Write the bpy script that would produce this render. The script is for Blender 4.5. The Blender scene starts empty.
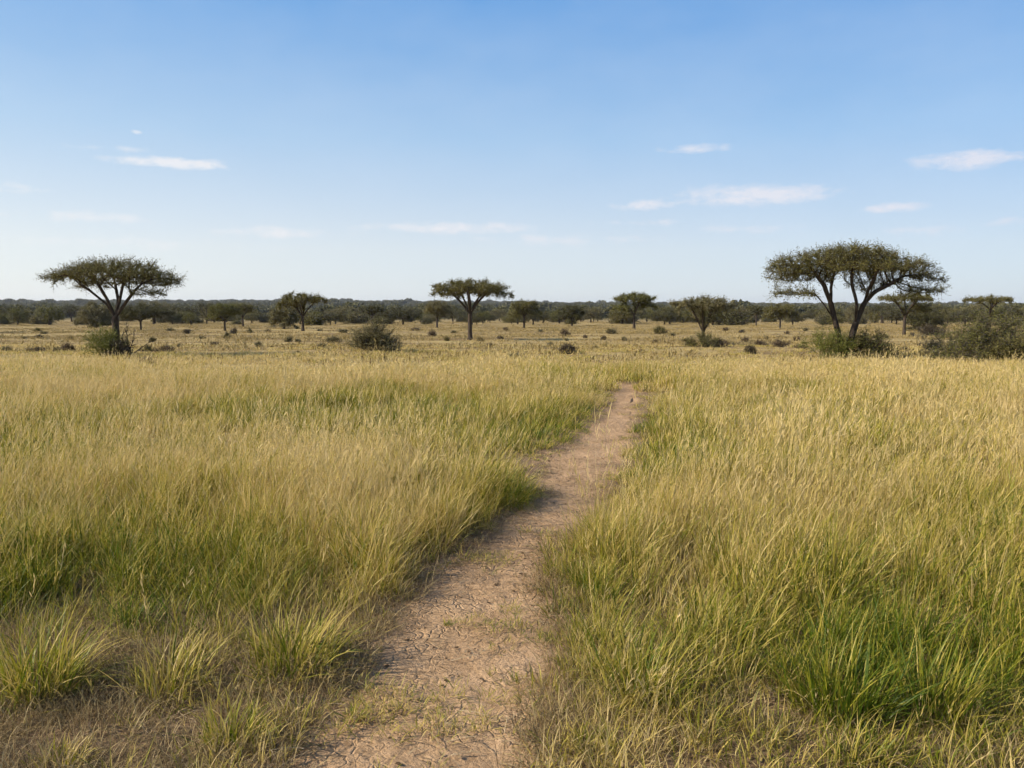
import bpy, math, random
import numpy as np
from mathutils import Vector

SC = bpy.context.scene
COL = SC.collection
R = math.radians
rng = np.random.default_rng(7)
random.seed(7)

# ------------------------------------------------------------------ camera
F, W, H = 800.0, 1024, 768
CAM_Z, HORIZON = 2.2, 308.0
PITCH = math.atan((H / 2 - HORIZON) / F)


# ------------------------------------------------------------------ numpy noise
def _hash(ix, iy, seed):
    n = (ix.astype(np.int64) * 374761393 + iy.astype(np.int64) * 668265263 + seed * 982451653) & 0xffffffff
    n = ((n ^ (n >> 13)) * 1274126177) & 0xffffffff
    return ((n ^ (n >> 16)) & 0xffff) / 65535.0


def vnoise(x, y, seed=0):
    x = np.asarray(x, float); y = np.asarray(y, float)
    ix, iy = np.floor(x), np.floor(y)
    fx, fy = x - ix, y - iy
    fx = fx * fx * (3 - 2 * fx); fy = fy * fy * (3 - 2 * fy)
    a, b = _hash(ix, iy, seed), _hash(ix + 1, iy, seed)
    c, d = _hash(ix, iy + 1, seed), _hash(ix + 1, iy + 1, seed)
    return (a * (1 - fx) + b * fx) * (1 - fy) + (c * (1 - fx) + d * fx) * fy


def fbm(x, y, oct=4, seed=0):
    s, a, t = 0, 1.0, 0
    for o in range(oct):
        s = s + a * vnoise(np.asarray(x) * 2 ** o + 17.3 * o, np.asarray(y) * 2 ** o - 9.1 * o, seed + o)
        t += a; a *= .5
    return s / t


def sstep(a, b, x):
    t = np.clip((np.asarray(x, float) - a) / (b - a), 0, 1)
    return t * t * (3 - 2 * t)


# ------------------------------------------------------------------ terrain
def terrain(x, y):
    x = np.asarray(x, float); y = np.asarray(y, float)
    d = np.maximum(y, 0)
    z = -0.0088 * np.clip(d - 25, 0, 275) * sstep(25, 60, d)
    z = z + 0.10 * (fbm(x / 14, y / 14, 3, 5) - .5) * sstep(24, 40, d) * (1 - sstep(300, 500, d))
    ridge = 13.5 - 6.5 * sstep(-700, 500, x) - 4.0 * sstep(300, 1300, x)
    z = z + (ridge + 2.4) * sstep(420, 2100, d) + 3 * (fbm(x / 420, y / 420, 3, 9) - .5) * sstep(500, 1500, d)
    far = sstep(2200, 5200, d)
    z = z + far * (2 + 22 * sstep(900, 2600, x))
    return z


def at(px, py):
    """ground point seen at a pixel of the photograph"""
    u, v = (px - W / 2) / F, (H / 2 - py) / F
    c, s = math.cos(PITCH), math.sin(PITCH)
    dx, dy, dz = u, c + v * s, v * c - s
    t = 1.0
    if dz >= -1e-4:
        dz = -1e-4
    t = CAM_Z / -dz
    for _ in range(60):
        z = float(terrain(t * dx, t * dy))
        t = .5 * t + .5 * min((CAM_Z - z) / -dz, 5000)
    return Vector((t * dx, t * dy, float(terrain(t * dx, t * dy))))


# ------------------------------------------------------------------ object helpers
def mesh_np(name, verts, quads=None, tris=None, attrs=None, smooth=False):
    me = bpy.data.meshes.new(name)
    verts = np.asarray(verts, np.float32)
    loops, starts, n = [], [], 0
    if quads is not None and len(quads):
        q = np.asarray(quads, np.int32); loops.append(q.ravel()); starts.append(np.arange(len(q)) * 4); n = q.size
    if tris is not None and len(tris):
        t = np.asarray(tris, np.int32); loops.append(t.ravel()); starts.append(n + np.arange(len(t)) * 3)
    me.vertices.add(len(verts)); me.vertices.foreach_set('co', verts.ravel())
    if loops:
        lp = np.concatenate(loops).astype(np.int32); st = np.concatenate(starts).astype(np.int32)
        me.loops.add(len(lp)); me.loops.foreach_set('vertex_index', lp)
        me.polygons.add(len(st)); me.polygons.foreach_set('loop_start', st)
        if smooth:
            me.polygons.foreach_set('use_smooth', np.ones(len(st), bool))
    for k, a in (attrs or {}).items():
        a = np.asarray(a)
        if a.dtype.kind == 'i':
            at_ = me.attributes.new(k, 'INT', 'POINT'); at_.data.foreach_set('value', a.astype(np.int32))
        elif a.ndim == 2:
            at_ = me.attributes.new(k, 'FLOAT_VECTOR', 'POINT'); at_.data.foreach_set('vector', a.astype(np.float32).ravel())
        else:
            at_ = me.attributes.new(k, 'FLOAT', 'POINT'); at_.data.foreach_set('value', a.astype(np.float32))
    me.update(calc_edges=True); me.validate()
    return me


def link(name, me, mat=None, parent=None, loc=None):
    o = bpy.data.objects.new(name, me); COL.objects.link(o)
    if mat and not me.materials:
        me.materials.append(mat)
    if parent: o.parent = parent
    if loc is not None: o.location = loc
    return o


def tag(o, label=None, cat=None, group=None, kind=None):
    if label: o['label'] = label
    if cat: o['category'] = cat
    if group: o['group'] = group
    if kind: o['kind'] = kind
    return o


def empty(name, loc, rz=0):
    o = bpy.data.objects.new(name, None); COL.objects.link(o)
    o.location = loc; o.rotation_euler = (0, 0, rz); o.empty_display_size = .3
    return o


def copy_tree(o, parent=None):
    c = o.copy(); COL.objects.link(c); c.parent = parent
    for ch in list(o.children):
        copy_tree(ch, c)
    return c


class Acc:
    """collects pieces of one mesh"""
    def __init__(s): s.v, s.q, s.a, s.n = [], [], {}, 0

    def add(s, v, q, **attrs):
        s.v.append(np.asarray(v, float)); s.q.append(np.asarray(q, int) + s.n)
        for k, x in attrs.items():
            s.a.setdefault(k, []).append(np.broadcast_to(np.asarray(x, float), (len(v),)))
        s.n += len(v)

    def mesh(s, name, smooth=False):
        return mesh_np(name, np.concatenate(s.v), np.concatenate(s.q), attrs={k: np.concatenate(x) for k, x in s.a.items()}, smooth=smooth)


# ------------------------------------------------------------------ materials
def new_mat(name):
    m = bpy.data.materials.new(name); m.use_nodes = True
    nt = m.node_tree; nt.nodes.clear()
    return m, nt, nt.nodes, nt.links


def N(nt, t, **kw):
    n = nt.nodes.new(t)
    for k, v in kw.items():
        if k.startswith('i_'):
            key = k[2:]
            n.inputs[int(key) if key.isdigit() else key].default_value = v
        else:
            setattr(n, k, v)
    return n


def ramp(nt, stops):
    n = nt.nodes.new('ShaderNodeValToRGB'); e = n.color_ramp.elements
    while len(e) > 1: e.remove(e[-1])
    e[0].position, e[0].color = stops[0][0], (*stops[0][1], 1)
    for p, c in stops[1:]:
        k = e.new(p); k.color = (*c, 1)
    return n


def math_(nt, op, a, b=None, c=None, clamp=False):
    n = nt.nodes.new('ShaderNodeMath'); n.operation = op; n.use_clamp = clamp
    for i, x in enumerate((a, b, c)):
        if x is None: continue
        if isinstance(x, (int, float)): n.inputs[i].default_value = x
        else: nt.links.new(x, n.inputs[i])
    return n.outputs[0]


def mixc(nt, f, a, b, blend='MIX'):
    n = nt.nodes.new('ShaderNodeMix'); n.data_type = 'RGBA'; n.blend_type = blend
    for s, x in ((n.inputs[0], f), (n.inputs[6], a), (n.inputs[7], b)):
        if isinstance(x, (int, float)): s.default_value = x
        elif isinstance(x, tuple): s.default_value = (*x, 1) if len(x) == 3 else x
        else: nt.links.new(x, s)
    return n.outputs[2]


def leafy_out(nt, col, trans=.35, rough=.6, spec=.25, tcol=None):
    """principled front mixed with translucency"""
    p = N(nt, 'ShaderNodeBsdfPrincipled', i_Roughness=rough)
    p.inputs['Specular IOR Level'].default_value = spec
    nt.links.new(col, p.inputs['Base Color'])
    t = N(nt, 'ShaderNodeBsdfTranslucent'); nt.links.new(tcol or col, t.inputs['Color'])
    m = N(nt, 'ShaderNodeMixShader', i_0=trans)
    nt.links.new(p.outputs[0], m.inputs[1]); nt.links.new(t.outputs[0], m.inputs[2])
    o = N(nt, 'ShaderNodeOutputMaterial'); nt.links.new(m.outputs[0], o.inputs[0])


def grass_mat(name, dry=None):
    m, nt, nd, lk = new_mat(name)
    br = N(nt, 'ShaderNodeAttribute', attribute_name='br').outputs['Fac']
    bt = N(nt, 'ShaderNodeAttribute', attribute_name='bt').outputs['Fac']
    bk = N(nt, 'ShaderNodeAttribute', attribute_name='bk').outputs['Fac']
    if dry is None:
        d = N(nt, 'ShaderNodeAttribute', attribute_name='dry', attribute_type='INSTANCER').outputs['Fac']
    else:
        v = N(nt, 'ShaderNodeValue'); v.outputs[0].default_value = dry; d = v.outputs[0]
    f = math_(nt, 'MULTIPLY_ADD', math_(nt, 'SUBTRACT', br, .5), .80, d)
    f = math_(nt, 'MULTIPLY_ADD', math_(nt, 'SUBTRACT', bt, .5), .22, f)
    f = math_(nt, 'MULTIPLY_ADD', bk, .36, f, clamp=True)
    rp = ramp(nt, [(0, (.080, .128, .008)), (.20, (.185, .206, .013)), (.40, (.335, .300, .030)),
                   (.58, (.470, .368, .075)), (.78, (.585, .438, .132)), (1, (.665, .510, .225))])
    lk.new(f, rp.inputs[0])
    # dead brown sheath at the foot of some of the blades
    foot = math_(nt, 'MULTIPLY', math_(nt, 'SUBTRACT', 1.0, math_(nt, 'MULTIPLY', bt, 3.2), clamp=True), .6)
    col = mixc(nt, foot, rp.outputs[0], (.24, .165, .07))
    leafy_out(nt, col, .36, .5, .3)
    return m


def leaf_mat(name, a, b, c, trans=.25):
    m, nt, nd, lk = new_mat(name)
    br = N(nt, 'ShaderNodeAttribute', attribute_name='br').outputs['Fac']
    rp = ramp(nt, [(0, a), (.55, b), (1, c)]); lk.new(br, rp.inputs[0])
    leafy_out(nt, rp.outputs[0], trans, .6, .2)
    return m


def bark_mat(name, a, b, scale=14):
    m, nt, nd, lk = new_mat(name)
    g = N(nt, 'ShaderNodeTexCoord')
    mp = N(nt, 'ShaderNodeMapping'); mp.inputs['Scale'].default_value = (1, 1, .25)
    lk.new(g.outputs['Object'], mp.inputs[0])
    n = N(nt, 'ShaderNodeTexNoise', i_Scale=scale, i_Detail=5.0); lk.new(mp.outputs[0], n.inputs['Vector'])
    rp = ramp(nt, [(.3, a), (.7, b)]); lk.new(n.outputs['Fac'], rp.inputs[0])
    p = N(nt, 'ShaderNodeBsdfPrincipled', i_Roughness=.9)
    p.inputs['Specular IOR Level'].default_value = .15
    lk.new(rp.outputs[0], p.inputs['Base Color'])
    bp = N(nt, 'ShaderNodeBump', i_Strength=.7, i_Distance=.03); lk.new(n.outputs['Fac'], bp.inputs['Height'])
    lk.new(bp.outputs[0], p.inputs['Normal'])
    o = N(nt, 'ShaderNodeOutputMaterial'); lk.new(p.outputs[0], o.inputs[0])
    return m


def soil_mat(name, path):
    m, nt, nd, lk = new_mat(name)
    g = N(nt, 'ShaderNodeTexCoord').outputs['Object']
    big = N(nt, 'ShaderNodeTexNoise', i_Scale=1.6, i_Detail=4.0); lk.new(g, big.inputs['Vector'])
    sm = N(nt, 'ShaderNodeTexNoise', i_Scale=22.0, i_Detail=8.0, i_Roughness=.7); lk.new(g, sm.inputs['Vector'])
    f = math_(nt, 'MULTIPLY_ADD', sm.outputs['Fac'], .9, math_(nt, 'MULTIPLY', big.outputs['Fac'], .6))
    r_soil = ramp(nt, [(.45, (.105, .068, .038)), (.72, (.19, .125, .070)), (1, (.28, .19, .115))]); lk.new(f, r_soil.inputs[0])
    r_path = ramp(nt, [(.45, (.20, .124, .062)), (.70, (.40, .258, .138)), (1, (.52, .35, .205))]); lk.new(f, r_path.inputs[0])
    trod = N(nt, 'ShaderNodeAttribute', attribute_name='trod').outputs['Fac']
    tf = math_(nt, 'MULTIPLY_ADD', math_(nt, 'SUBTRACT', sm.outputs['Fac'], .5), 1.2, trod, clamp=True)
    col = mixc(nt, tf, r_soil.outputs[0], r_path.outputs[0])
    # dry-mud cracks: warped voronoi edges
    wn = N(nt, 'ShaderNodeTexNoise', i_Scale=6.0, i_Detail=3.0); lk.new(g, wn.inputs['Vector'])
    wv = N(nt, 'ShaderNodeVectorMath', operation='MULTIPLY_ADD')
    wv.inputs[1].default_value = (.10, .10, .10)
    lk.new(wn.outputs['Color'], wv.inputs[0]); lk.new(g, wv.inputs[2])
    mp = N(nt, 'ShaderNodeMapping'); mp.inputs['Scale'].default_value = (1, 1.0, .1); lk.new(wv.outputs[0], mp.inputs[0])
    vo = N(nt, 'ShaderNodeTexVoronoi', feature='DISTANCE_TO_EDGE', i_Scale=13.0); lk.new(mp.outputs[0], vo.inputs['Vector'])
    crack = math_(nt, 'MULTIPLY', vo.outputs['Distance'], 9.0, clamp=True)
    vo2 = N(nt, 'ShaderNodeTexVoronoi', feature='F1', i_Scale=42.0); lk.new(mp.outputs[0], vo2.inputs['Vector'])
    patch = N(nt, 'ShaderNodeTexNoise', i_Scale=2.3, i_Detail=2.0); lk.new(g, patch.inputs['Vector'])
    pr = ramp(nt, [(.42, (0, 0, 0)), (.62, (1, 1, 1))]); lk.new(patch.outputs['Fac'], pr.inputs[0])
    hgt = math_(nt, 'MULTIPLY', crack, math_(nt, 'MULTIPLY', pr.outputs[0], 0.8 if path else .35))
    hgt = math_(nt, 'MULTIPLY_ADD', sm.outputs['Fac'], 1.3, hgt)
    hgt = math_(nt, 'MULTIPLY_ADD', vo2.outputs['Distance'], .35, hgt)
    if not path:
        # beyond the tall grass the sheet itself reads as short dry sward
        a = N(nt, 'ShaderNodeAttribute', attribute_name='sward').outputs['Fac']
        n1 = N(nt, 'ShaderNodeTexNoise', i_Scale=.12, i_Detail=5.0); lk.new(g, n1.inputs['Vector'])
        mp2 = N(nt, 'ShaderNodeMapping'); mp2.inputs['Scale'].default_value = (.25, 1, 1); lk.new(g, mp2.inputs[0])
        n2 = N(nt, 'ShaderNodeTexNoise', i_Scale=.35, i_Detail=6.0, i_Roughness=.65); lk.new(mp2.outputs[0], n2.inputs['Vector'])
        ff = math_(nt, 'MULTIPLY_ADD', n2.outputs['Fac'], .6, math_(nt, 'MULTIPLY', n1.outputs['Fac'], .4))
        r2 = ramp(nt, [(.37, (.15, .100, .046)), (.45, (.24, .168, .072)), (.52, (.33, .242, .098)), (.59, (.40, .302, .125)), (.70, (.31, .262, .090))])
        lk.new(ff, r2.inputs[0])
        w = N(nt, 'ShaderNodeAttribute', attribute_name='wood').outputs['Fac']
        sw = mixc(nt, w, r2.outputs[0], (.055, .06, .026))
        col = mixc(nt, a, col, sw)
    p = N(nt, 'ShaderNodeBsdfPrincipled', i_Roughness=.95)
    p.inputs['Specular IOR Level'].default_value = .1
    lk.new(col, p.inputs['Base Color'])
    bp = N(nt, 'ShaderNodeBump', i_Strength=.9, i_Distance=.02); lk.new(hgt, bp.inputs['Height'])
    lk.new(bp.outputs[0], p.inputs['Normal'])
    o = N(nt, 'ShaderNodeOutputMaterial'); lk.new(p.outputs[0], o.inputs[0])
    return m


M_grass = grass_mat('grass_blades')
M_soil = soil_mat('grassland_soil', False)
M_path = soil_mat('path_soil', True)
M_clod = soil_mat('crumb_soil', True)
M_bark = bark_mat('dark_bark', (.030, .022, .016), (.085, .064, .046))
M_barkpale = bark_mat('grey_bark', (.070, .056, .042), (.150, .122, .092))
M_leaf = leaf_mat('acacia_leaf', (.098, .092, .022), (.165, .148, .042), (.23, .20, .072))
M_leafgreen = leaf_mat('green_leaf', (.090, .094, .018), (.155, .150, .036), (.22, .20, .062))
M_leafgrey = leaf_mat('grey_leaf', (.125, .114, .042), (.205, .180, .074), (.28, .24, .115))
M_leafwood = leaf_mat('woodland_leaf', (.062, .062, .021), (.102, .096, .034), (.15, .135, .052))
M_brush_green = leaf_mat('fresh_brush_leaf', (.110, .120, .022), (.190, .190, .038), (.28, .255, .08))
M_rust = leaf_mat('rusty_twigs', (.12, .082, .046), (.19, .135, .075), (.26, .19, .11))
M_dark = leaf_mat('dark_twigs', (.062, .050, .028), (.110, .088, .05), (.16, .13, .075))
M_plain = leaf_mat('plain_blades', (.22, .162, .060), (.32, .238, .090), (.41, .312, .125), .2)
M_straw = leaf_mat('straw_litter', (.22, .15, .08), (.38, .28, .15), (.55, .43, .26))

# ------------------------------------------------------------------ path geometry (pixels of its two edges -> ground)
LE = [(800, 205), (768, 240), (731, 276), (705, 306), (676, 334), (652, 366), (618, 392), (600, 416), (575, 434), (555, 444), (541, 482),
      (517, 508), (500, 530), (478, 540), (462, 543), (452, 548), (440, 584), (423, 595), (410, 606), (398, 615), (389, 614), (383.5, 606)]
RE = [(800, 520), (768, 530), (731, 535), (705, 533), (676, 535), (652, 548), (621, 566), (600, 560), (580, 553), (558, 551), (541, 562),
      (521, 586), (497, 606), (476, 612), (462, 617), (452, 624), (428, 630), (418, 629), (401, 629), (391, 637), (384, 638)]


def smooth_poly(pts, n):
    pts = np.array(pts, float)
    t = np.concatenate([[0], np.cumsum(np.linalg.norm(np.diff(pts, axis=0), axis=1))])
    s = np.linspace(0, t[-1], n)
    out = np.stack([np.interp(s, t, pts[:, k]) for k in range(pts.shape[1])], 1)
    k = max(1, n // 50)
    if k > 1:
        ker = np.ones(2 * k + 1) / (2 * k + 1)
        pad = np.concatenate([np.repeat(out[:1], k, 0), out, np.repeat(out[-1:], k, 0)])
        out = np.stack([np.convolve(pad[:, j], ker, 'valid') for j in range(out.shape[1])], 1)
    return out


def flat(px, py):
    v = at(px, py); return (v.x, v.y)


lw = [flat(x, y) for y, x in LE]; rw = [flat(x, y) for y, x in RE]
# the trodden line goes on behind the camera and bends away to the left beyond the visible stretch
lw = [(-.55, -4), (-.6, 1)] + lw + [(lw[-1][0] - .9, lw[-1][1] + 1.6), (lw[-1][0] - 3.2, lw[-1][1] + 3.0)]
rw = [(.45, -4), (.4, 1)] + rw + [(rw[-1][0] - .5, rw[-1][1] + 2.2), (rw[-1][0] - 3.0, rw[-1][1] + 4.0)]
yk = np.linspace(-4, 26, 500)
lw_, rw_ = np.array(lw), np.array(rw)
NP_ = 420
PL, PR = smooth_poly(lw, NP_), smooth_poly(rw, NP_)


def _edge_x(P, y):
    o = np.argsort(P[:, 1]); return np.interp(y, P[o, 1], P[o, 0])


def edges(y):
    return _edge_x(PL, y), _edge_x(PR, y)


Y_END = float(min(lw[-3][1], rw[-3][1]))


def off_path(x, y):
    """distance outside the path (positive outside), and side"""
    xl, xr = edges(y)
    j = .24 * (fbm(np.asarray(x) * 1.7, np.asarray(y) * 1.7, 3, 31) - .5) * 2
    left = xl - x; right = x - xr
    s = np.maximum(left, right) + j
    s = np.where(y > Y_END, np.maximum(s, (y - Y_END) * .9 - .2), s)
    return s, np.where(left > right, -1, 1)


def trodden(x, y):
    s, _ = off_path(x, y)
    return 1 - sstep(-.22, .30, s + .5 * (fbm(x * 1.6, y * 1.6, 3, 35) - .5) - .35 * sstep(4.8, 4.2, y) * 0)


def soil_relief(x, y):
    return (.030 * (fbm(x * 1.7, y * 1.7, 3, 41) - .5) + .020 * (fbm(x * 7, y * 9, 3, 42) - .5)
            + .014 * (np.abs(fbm(x * 17, y * 22, 2, 43) - .5)))


# ------------------------------------------------------------------ ground sheet
def axis(fine0, fine1, step, lo, hi, grow=1.13):
    a = list(np.arange(fine0, fine1, step))
    s, v = step, fine1
    while v < hi:
        a.append(v); s *= grow; v += s
    a.append(hi)
    s, v = step, fine0
    while v > lo:
        s *= grow; v -= s; a.append(max(v, lo))
    return np.unique(np.array(a))


gx = axis(-4.2, 4.2, .035, -4200, 4200)
gy = axis(2.6, 9.0, .035, -300, 6500, 1.06)
X, Y = np.meshgrid(gx, gy)
s_, _ = off_path(X, Y)
near = (1 - sstep(9, 16, Y)) * (1 - sstep(4.2, 8, np.abs(X)))
inside = 1 - sstep(-.12, .10, s_)
Z = terrain(X, Y) + soil_relief(X, Y) * near - .05 * inside * (Y < Y_END + 2)
Z = Z + .05 * sstep(.2, 1.0, s_) * sstep(0, 6, Y) * (1 - sstep(22, 30, Y)) * 0
nx, ny = len(gx), len(gy)
idx = np.arange(nx * ny).reshape(ny, nx)
q = np.stack([idx[:-1, :-1], idx[:-1, 1:], idx[1:, 1:], idx[1:, :-1]], -1).reshape(-1, 4)
sward = np.clip(sstep(7, 16, Y) + sstep(8, 16, np.abs(X)), 0, 1) * np.where(Y < Y_END + 1, sstep(.15, 1.0, s_), 1)
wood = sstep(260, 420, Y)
me = mesh_np('ground', np.stack([X, Y, Z], -1).reshape(-1, 3), q, attrs={'sward': sward.ravel(), 'wood': wood.ravel(), 'trod': trodden(X, Y).ravel()}, smooth=True)
tag(link('ground', me, M_soil), kind='structure')

# path sheet, edges tucked under the ground
ts = np.concatenate([np.linspace(0, 1, 900)])
A = np.stack([np.interp(ts, np.linspace(0, 1, NP_), PL[:, k]) for k in (0, 1)], 1)
B = np.stack([np.interp(ts, np.linspace(0, 1, NP_), PR[:, k]) for k in (0, 1)], 1)
us = np.linspace(-.16, 1.16, 90)
PX = A[:, None, 0] * (1 - us) + B[:, None, 0] * us
PY = A[:, None, 1] * (1 - us) + B[:, None, 1] * us
edge = np.maximum(np.abs(us - .5) - .5, 0) / .16
PZ = terrain(PX, PY) + soil_relief(PX, PY) - .022 - .010 * (1 - (2 * us - 1) ** 2) \
    + .012 * (fbm(PX * 11, PY * 15, 3, 77) - .5) - .06 * edge ** 1.5 + .03 * (fbm(PX * 5, PY * 5, 2, 3) - .5) * (edge > 0) * edge
ip = np.arange(PX.size).reshape(PX.shape)
q = np.stack([ip[:-1, :-1], ip[:-1, 1:], ip[1:, 1:], ip[1:, :-1]], -1).reshape(-1, 4)
me = mesh_np('dirt_path', np.stack([PX, PY, PZ], -1).reshape(-1, 3), q, attrs={'trod': trodden(PX, PY).ravel()}, smooth=True)
tag(link('dirt_path', me, M_path), kind='structure')


# ------------------------------------------------------------------ grass blades
def blades(n, rad, h0, h1, w0, w1, tilt, curl, segs, seed, lean=.12, kind=0, acc=None, offs=(0, 0), power=.5):
    g = np.random.default_rng(seed)
    th = g.uniform(0, 2 * np.pi, n); rr = rad * g.random(n) ** power
    base = np.stack([rr * np.cos(th) + offs[0], rr * np.sin(th) + offs[1], np.full(n, -.02)], 1)
    h = g.uniform(h0, h1, n); w = g.uniform(w0, w1, n)
    az = th + g.normal(0, .9, n)
    t0 = np.abs(g.normal(tilt, tilt * .6, n)) * (.35 + .65 * rr / max(rad, 1e-6)); cu = np.abs(g.normal(curl, curl * .6, n))
    dirx, diry = np.cos(az), np.sin(az)
    sidea = az + np.pi / 2 + g.normal(0, .6, n)
    sx, sy = np.cos(sidea), np.sin(sidea)
    p = base.copy(); V, T = [], []
    for k in range(segs + 1):
        f = k / segs
        ww = w * (.55 + .9 * f if f < .3 else 1 - ((f - .3) / .7) ** 1.6) * .5
        ww = np.maximum(ww, w * .05)
        V.append(np.stack([p + np.stack([sx * ww, sy * ww, 0 * ww], 1), p - np.stack([sx * ww, sy * ww, 0 * ww], 1)], 1))
        T.append(f)
        ang = np.clip(t0 + cu * f ** 1.3, 0, 2.4); st = h / segs
        p = p + np.stack([(np.sin(ang) * dirx + lean * (.3 + f)) * st, np.sin(ang) * diry * st, np.cos(ang) * st], 1)
    V = np.stack(V, 1)                                      # n, segs+1, 2, 3
    m = (segs + 1) * 2
    ii = np.arange(n)[:, None] * m
    q = np.concatenate([np.stack([ii + 2 * k, ii + 2 * k + 1, ii + 2 * k + 3, ii + 2 * k + 2], -1).reshape(-1, 4) for k in range(segs)])
    bt = np.tile(np.repeat(np.array(T), 2), n); br = np.repeat(g.random(n), m)
    acc.add(V.reshape(-1, 3), q, bt=bt, br=br, bk=kind)
    return p, h, (dirx, diry)


def seed_stalks(n, rad, h0, h1, w, seed, acc, lean=.16, head=.16, hw=.004, nb=9):
    g = np.random.default_rng(seed + 500)
    tips, h, (dx, dy) = blades(n, rad, h0, h1, w, w, .14, .22, 4, seed, lean, .75, acc)
    V, Q, BR = [], [], []
    c = 0
    for i in range(n):
        d = np.array([dx[i] * .30 + lean * 1.2, dy[i] * .30, 1.0]); d /= np.linalg.norm(d)
        br = g.random()
        L = head * g.uniform(.7, 1.3)
        for k in range(nb):
            b = tips[i] - d * L * .55 * (1 - k / nb) + d * .3 * L * (k / nb)
            e = d + g.normal(0, .26, 3); e /= np.linalg.norm(e)
            sd = np.cross(e, g.normal(0, 1, 3)); sd /= np.linalg.norm(sd) + 1e-9
            l = L * g.uniform(.22, .42)
            V += [b - sd * hw * .3, b + sd * hw * .3, b + e * l * .5 + sd * hw, b + e * l * .5 - sd * hw, b + e * l + sd * hw * .15, b + e * l - sd * hw * .15]
            Q += [[c, c + 1, c + 2, c + 3], [c + 3, c + 2, c + 4, c + 5]]
            BR += [br] * 6; c += 6
    acc.add(np.array(V), np.array(Q), bt=1.0, br=np.array(BR), bk=1.0)


def make_protos(cname, builders, mat):
    c = bpy.data.collections.new(cname)
    for i, b in enumerate(builders):
        a = Acc(); b(a)
        me = a.mesh('grass_tuft'); me.materials.append(mat)
        o = bpy.data.objects.new('grass_tuft.%03d' % i if i else 'grass_tuft', me)
        c.objects.link(o)
    return c


def scatter(name, pts, rot, scl, dry, idx, col, kind_label=None):
    me = mesh_np(name, pts, attrs={'rot': rot, 'scl': scl, 'dry': dry, 'idx': idx.astype(np.int32)})
    o = link(name, me)
    ng = bpy.data.node_groups.new(name + '_scatter', 'GeometryNodeTree')
    ng.interface.new_socket('Geometry', in_out='INPUT', socket_type='NodeSocketGeometry')
    ng.interface.new_socket('Geometry', in_out='OUTPUT', socket_type='NodeSocketGeometry')
    gi, go = ng.nodes.new('NodeGroupInput'), ng.nodes.new('NodeGroupOutput')
    ip = ng.nodes.new('GeometryNodeInstanceOnPoints')
    ci = ng.nodes.new('GeometryNodeCollectionInfo')
    ci.inputs['Collection'].default_value = col
    ci.inputs['Separate Children'].default_value = True
    ci.inputs['Reset Children'].default_value = True
    ip.inputs['Pick Instance'].default_value = True

    def na(nm, dt):
        n = ng.nodes.new('GeometryNodeInputNamedAttribute'); n.data_type = dt
        n.inputs['Name'].default_value = nm
        return n.outputs[0]
    L = ng.links.new
    L(gi.outputs[0], ip.inputs['Points']); L(ci.outputs[0], ip.inputs['Instance'])
    L(na('idx', 'INT'), ip.inputs['Instance Index'])
    L(na('rot', 'FLOAT_VECTOR'), ip.inputs['Rotation'])
    L(na('scl', 'FLOAT_VECTOR'), ip.inputs['Scale'])
    L(ip.outputs[0], go.inputs[0])
    mod = o.modifiers.new('scatter', 'NODES'); mod.node_group = ng
    o['kind'] = 'stuff'
    return o


def near_leafy(s):
    def f(a):
        blades(17, .11, .22, .54, .0055, .0105, .34, .85, 5, s, acc=a)
        blades(9, .13, .10, .30, .005, .009, .7, 1.1, 4, s + 1, acc=a)
    return f


def near_mixed(s):
    def f(a):
        blades(13, .11, .25, .60, .005, .0095, .30, .8, 5, s, acc=a)
        blades(8, .13, .10, .28, .005, .008, .8, 1.2, 4, s + 1, acc=a, kind=.5)
        blades(4, .11, .35, .60, .004, .006, .5, 1.3, 5, s + 3, acc=a, kind=.8)
        seed_stalks(2, .07, .50, .80, .0032, s + 2, a, head=.15, hw=.0022, nb=6)
    return f


def near_dry(s):
    def f(a):
        blades(11, .11, .22, .55, .0045, .008, .32, .8, 5, s, acc=a, kind=.35)
        blades(4, .11, .30, .60, .004, .006, .7, 1.3, 5, s + 3, acc=a, kind=.8)
        seed_stalks(4, .10, .45, .85, .0032, s + 2, a, head=.20, hw=.0023, nb=7)
    return f


def near_short(s):
    def f(a):
        blades(20, .09, .05, .17, .0045, .0085, .75, .9, 4, s, acc=a)
    return f


C_near = make_protos('near_tufts', [near_leafy(10 + 7 * i) for i in range(6)] + [near_mixed(100 + 7 * i) for i in range(6)]
                     + [near_dry(200 + 7 * i) for i in range(6)] + [near_short(300 + 7 * i) for i in range(6)], M_grass)


def mid_leafy(s):
    def f(a):
        blades(24, .20, .25, .56, .010, .018, .36, .8, 4, s, acc=a)
    return f


def mid_dry(s):
    def f(a):
        blades(16, .20, .22, .58, .009, .015, .34, .8, 4, s, acc=a, kind=.3)
        seed_stalks(4, .20, .40, .78, .006, s + 2, a, head=.24, hw=.0042, nb=5)
    return f


def mid_short(s):
    def f(a):
        blades(18, .15, .06, .2, .009, .015, .7, .8, 3, s, acc=a)
    return f


C_mid = make_protos('middle_tufts', [mid_leafy(400 + 7 * i) for i in range(6)] + [mid_dry(500 + 7 * i) for i in range(6)]
                    + [mid_short(600 + 7 * i) for i in range(4)], M_grass)


def far_tuft(s, dryk):
    def f(a):
        blades(30, .42, .18, .55, .018, .032, .36, .7, 3, s, acc=a, kind=dryk, power=.5)
        seed_stalks(2, .42, .36, .62, .012, s + 2, a, head=.24, hw=.009, nb=3)
    return f


C_far = make_protos('distant_tufts', [far_tuft(700 + 7 * i, .1 + .25 * (i % 2)) for i in range(8)], M_grass)


def plain_tuft(s):
    def f(a):
        blades(60, 1.0, .05, .20, .03, .055, .6, .6, 2, s, acc=a, kind=.3)
    return f


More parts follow.
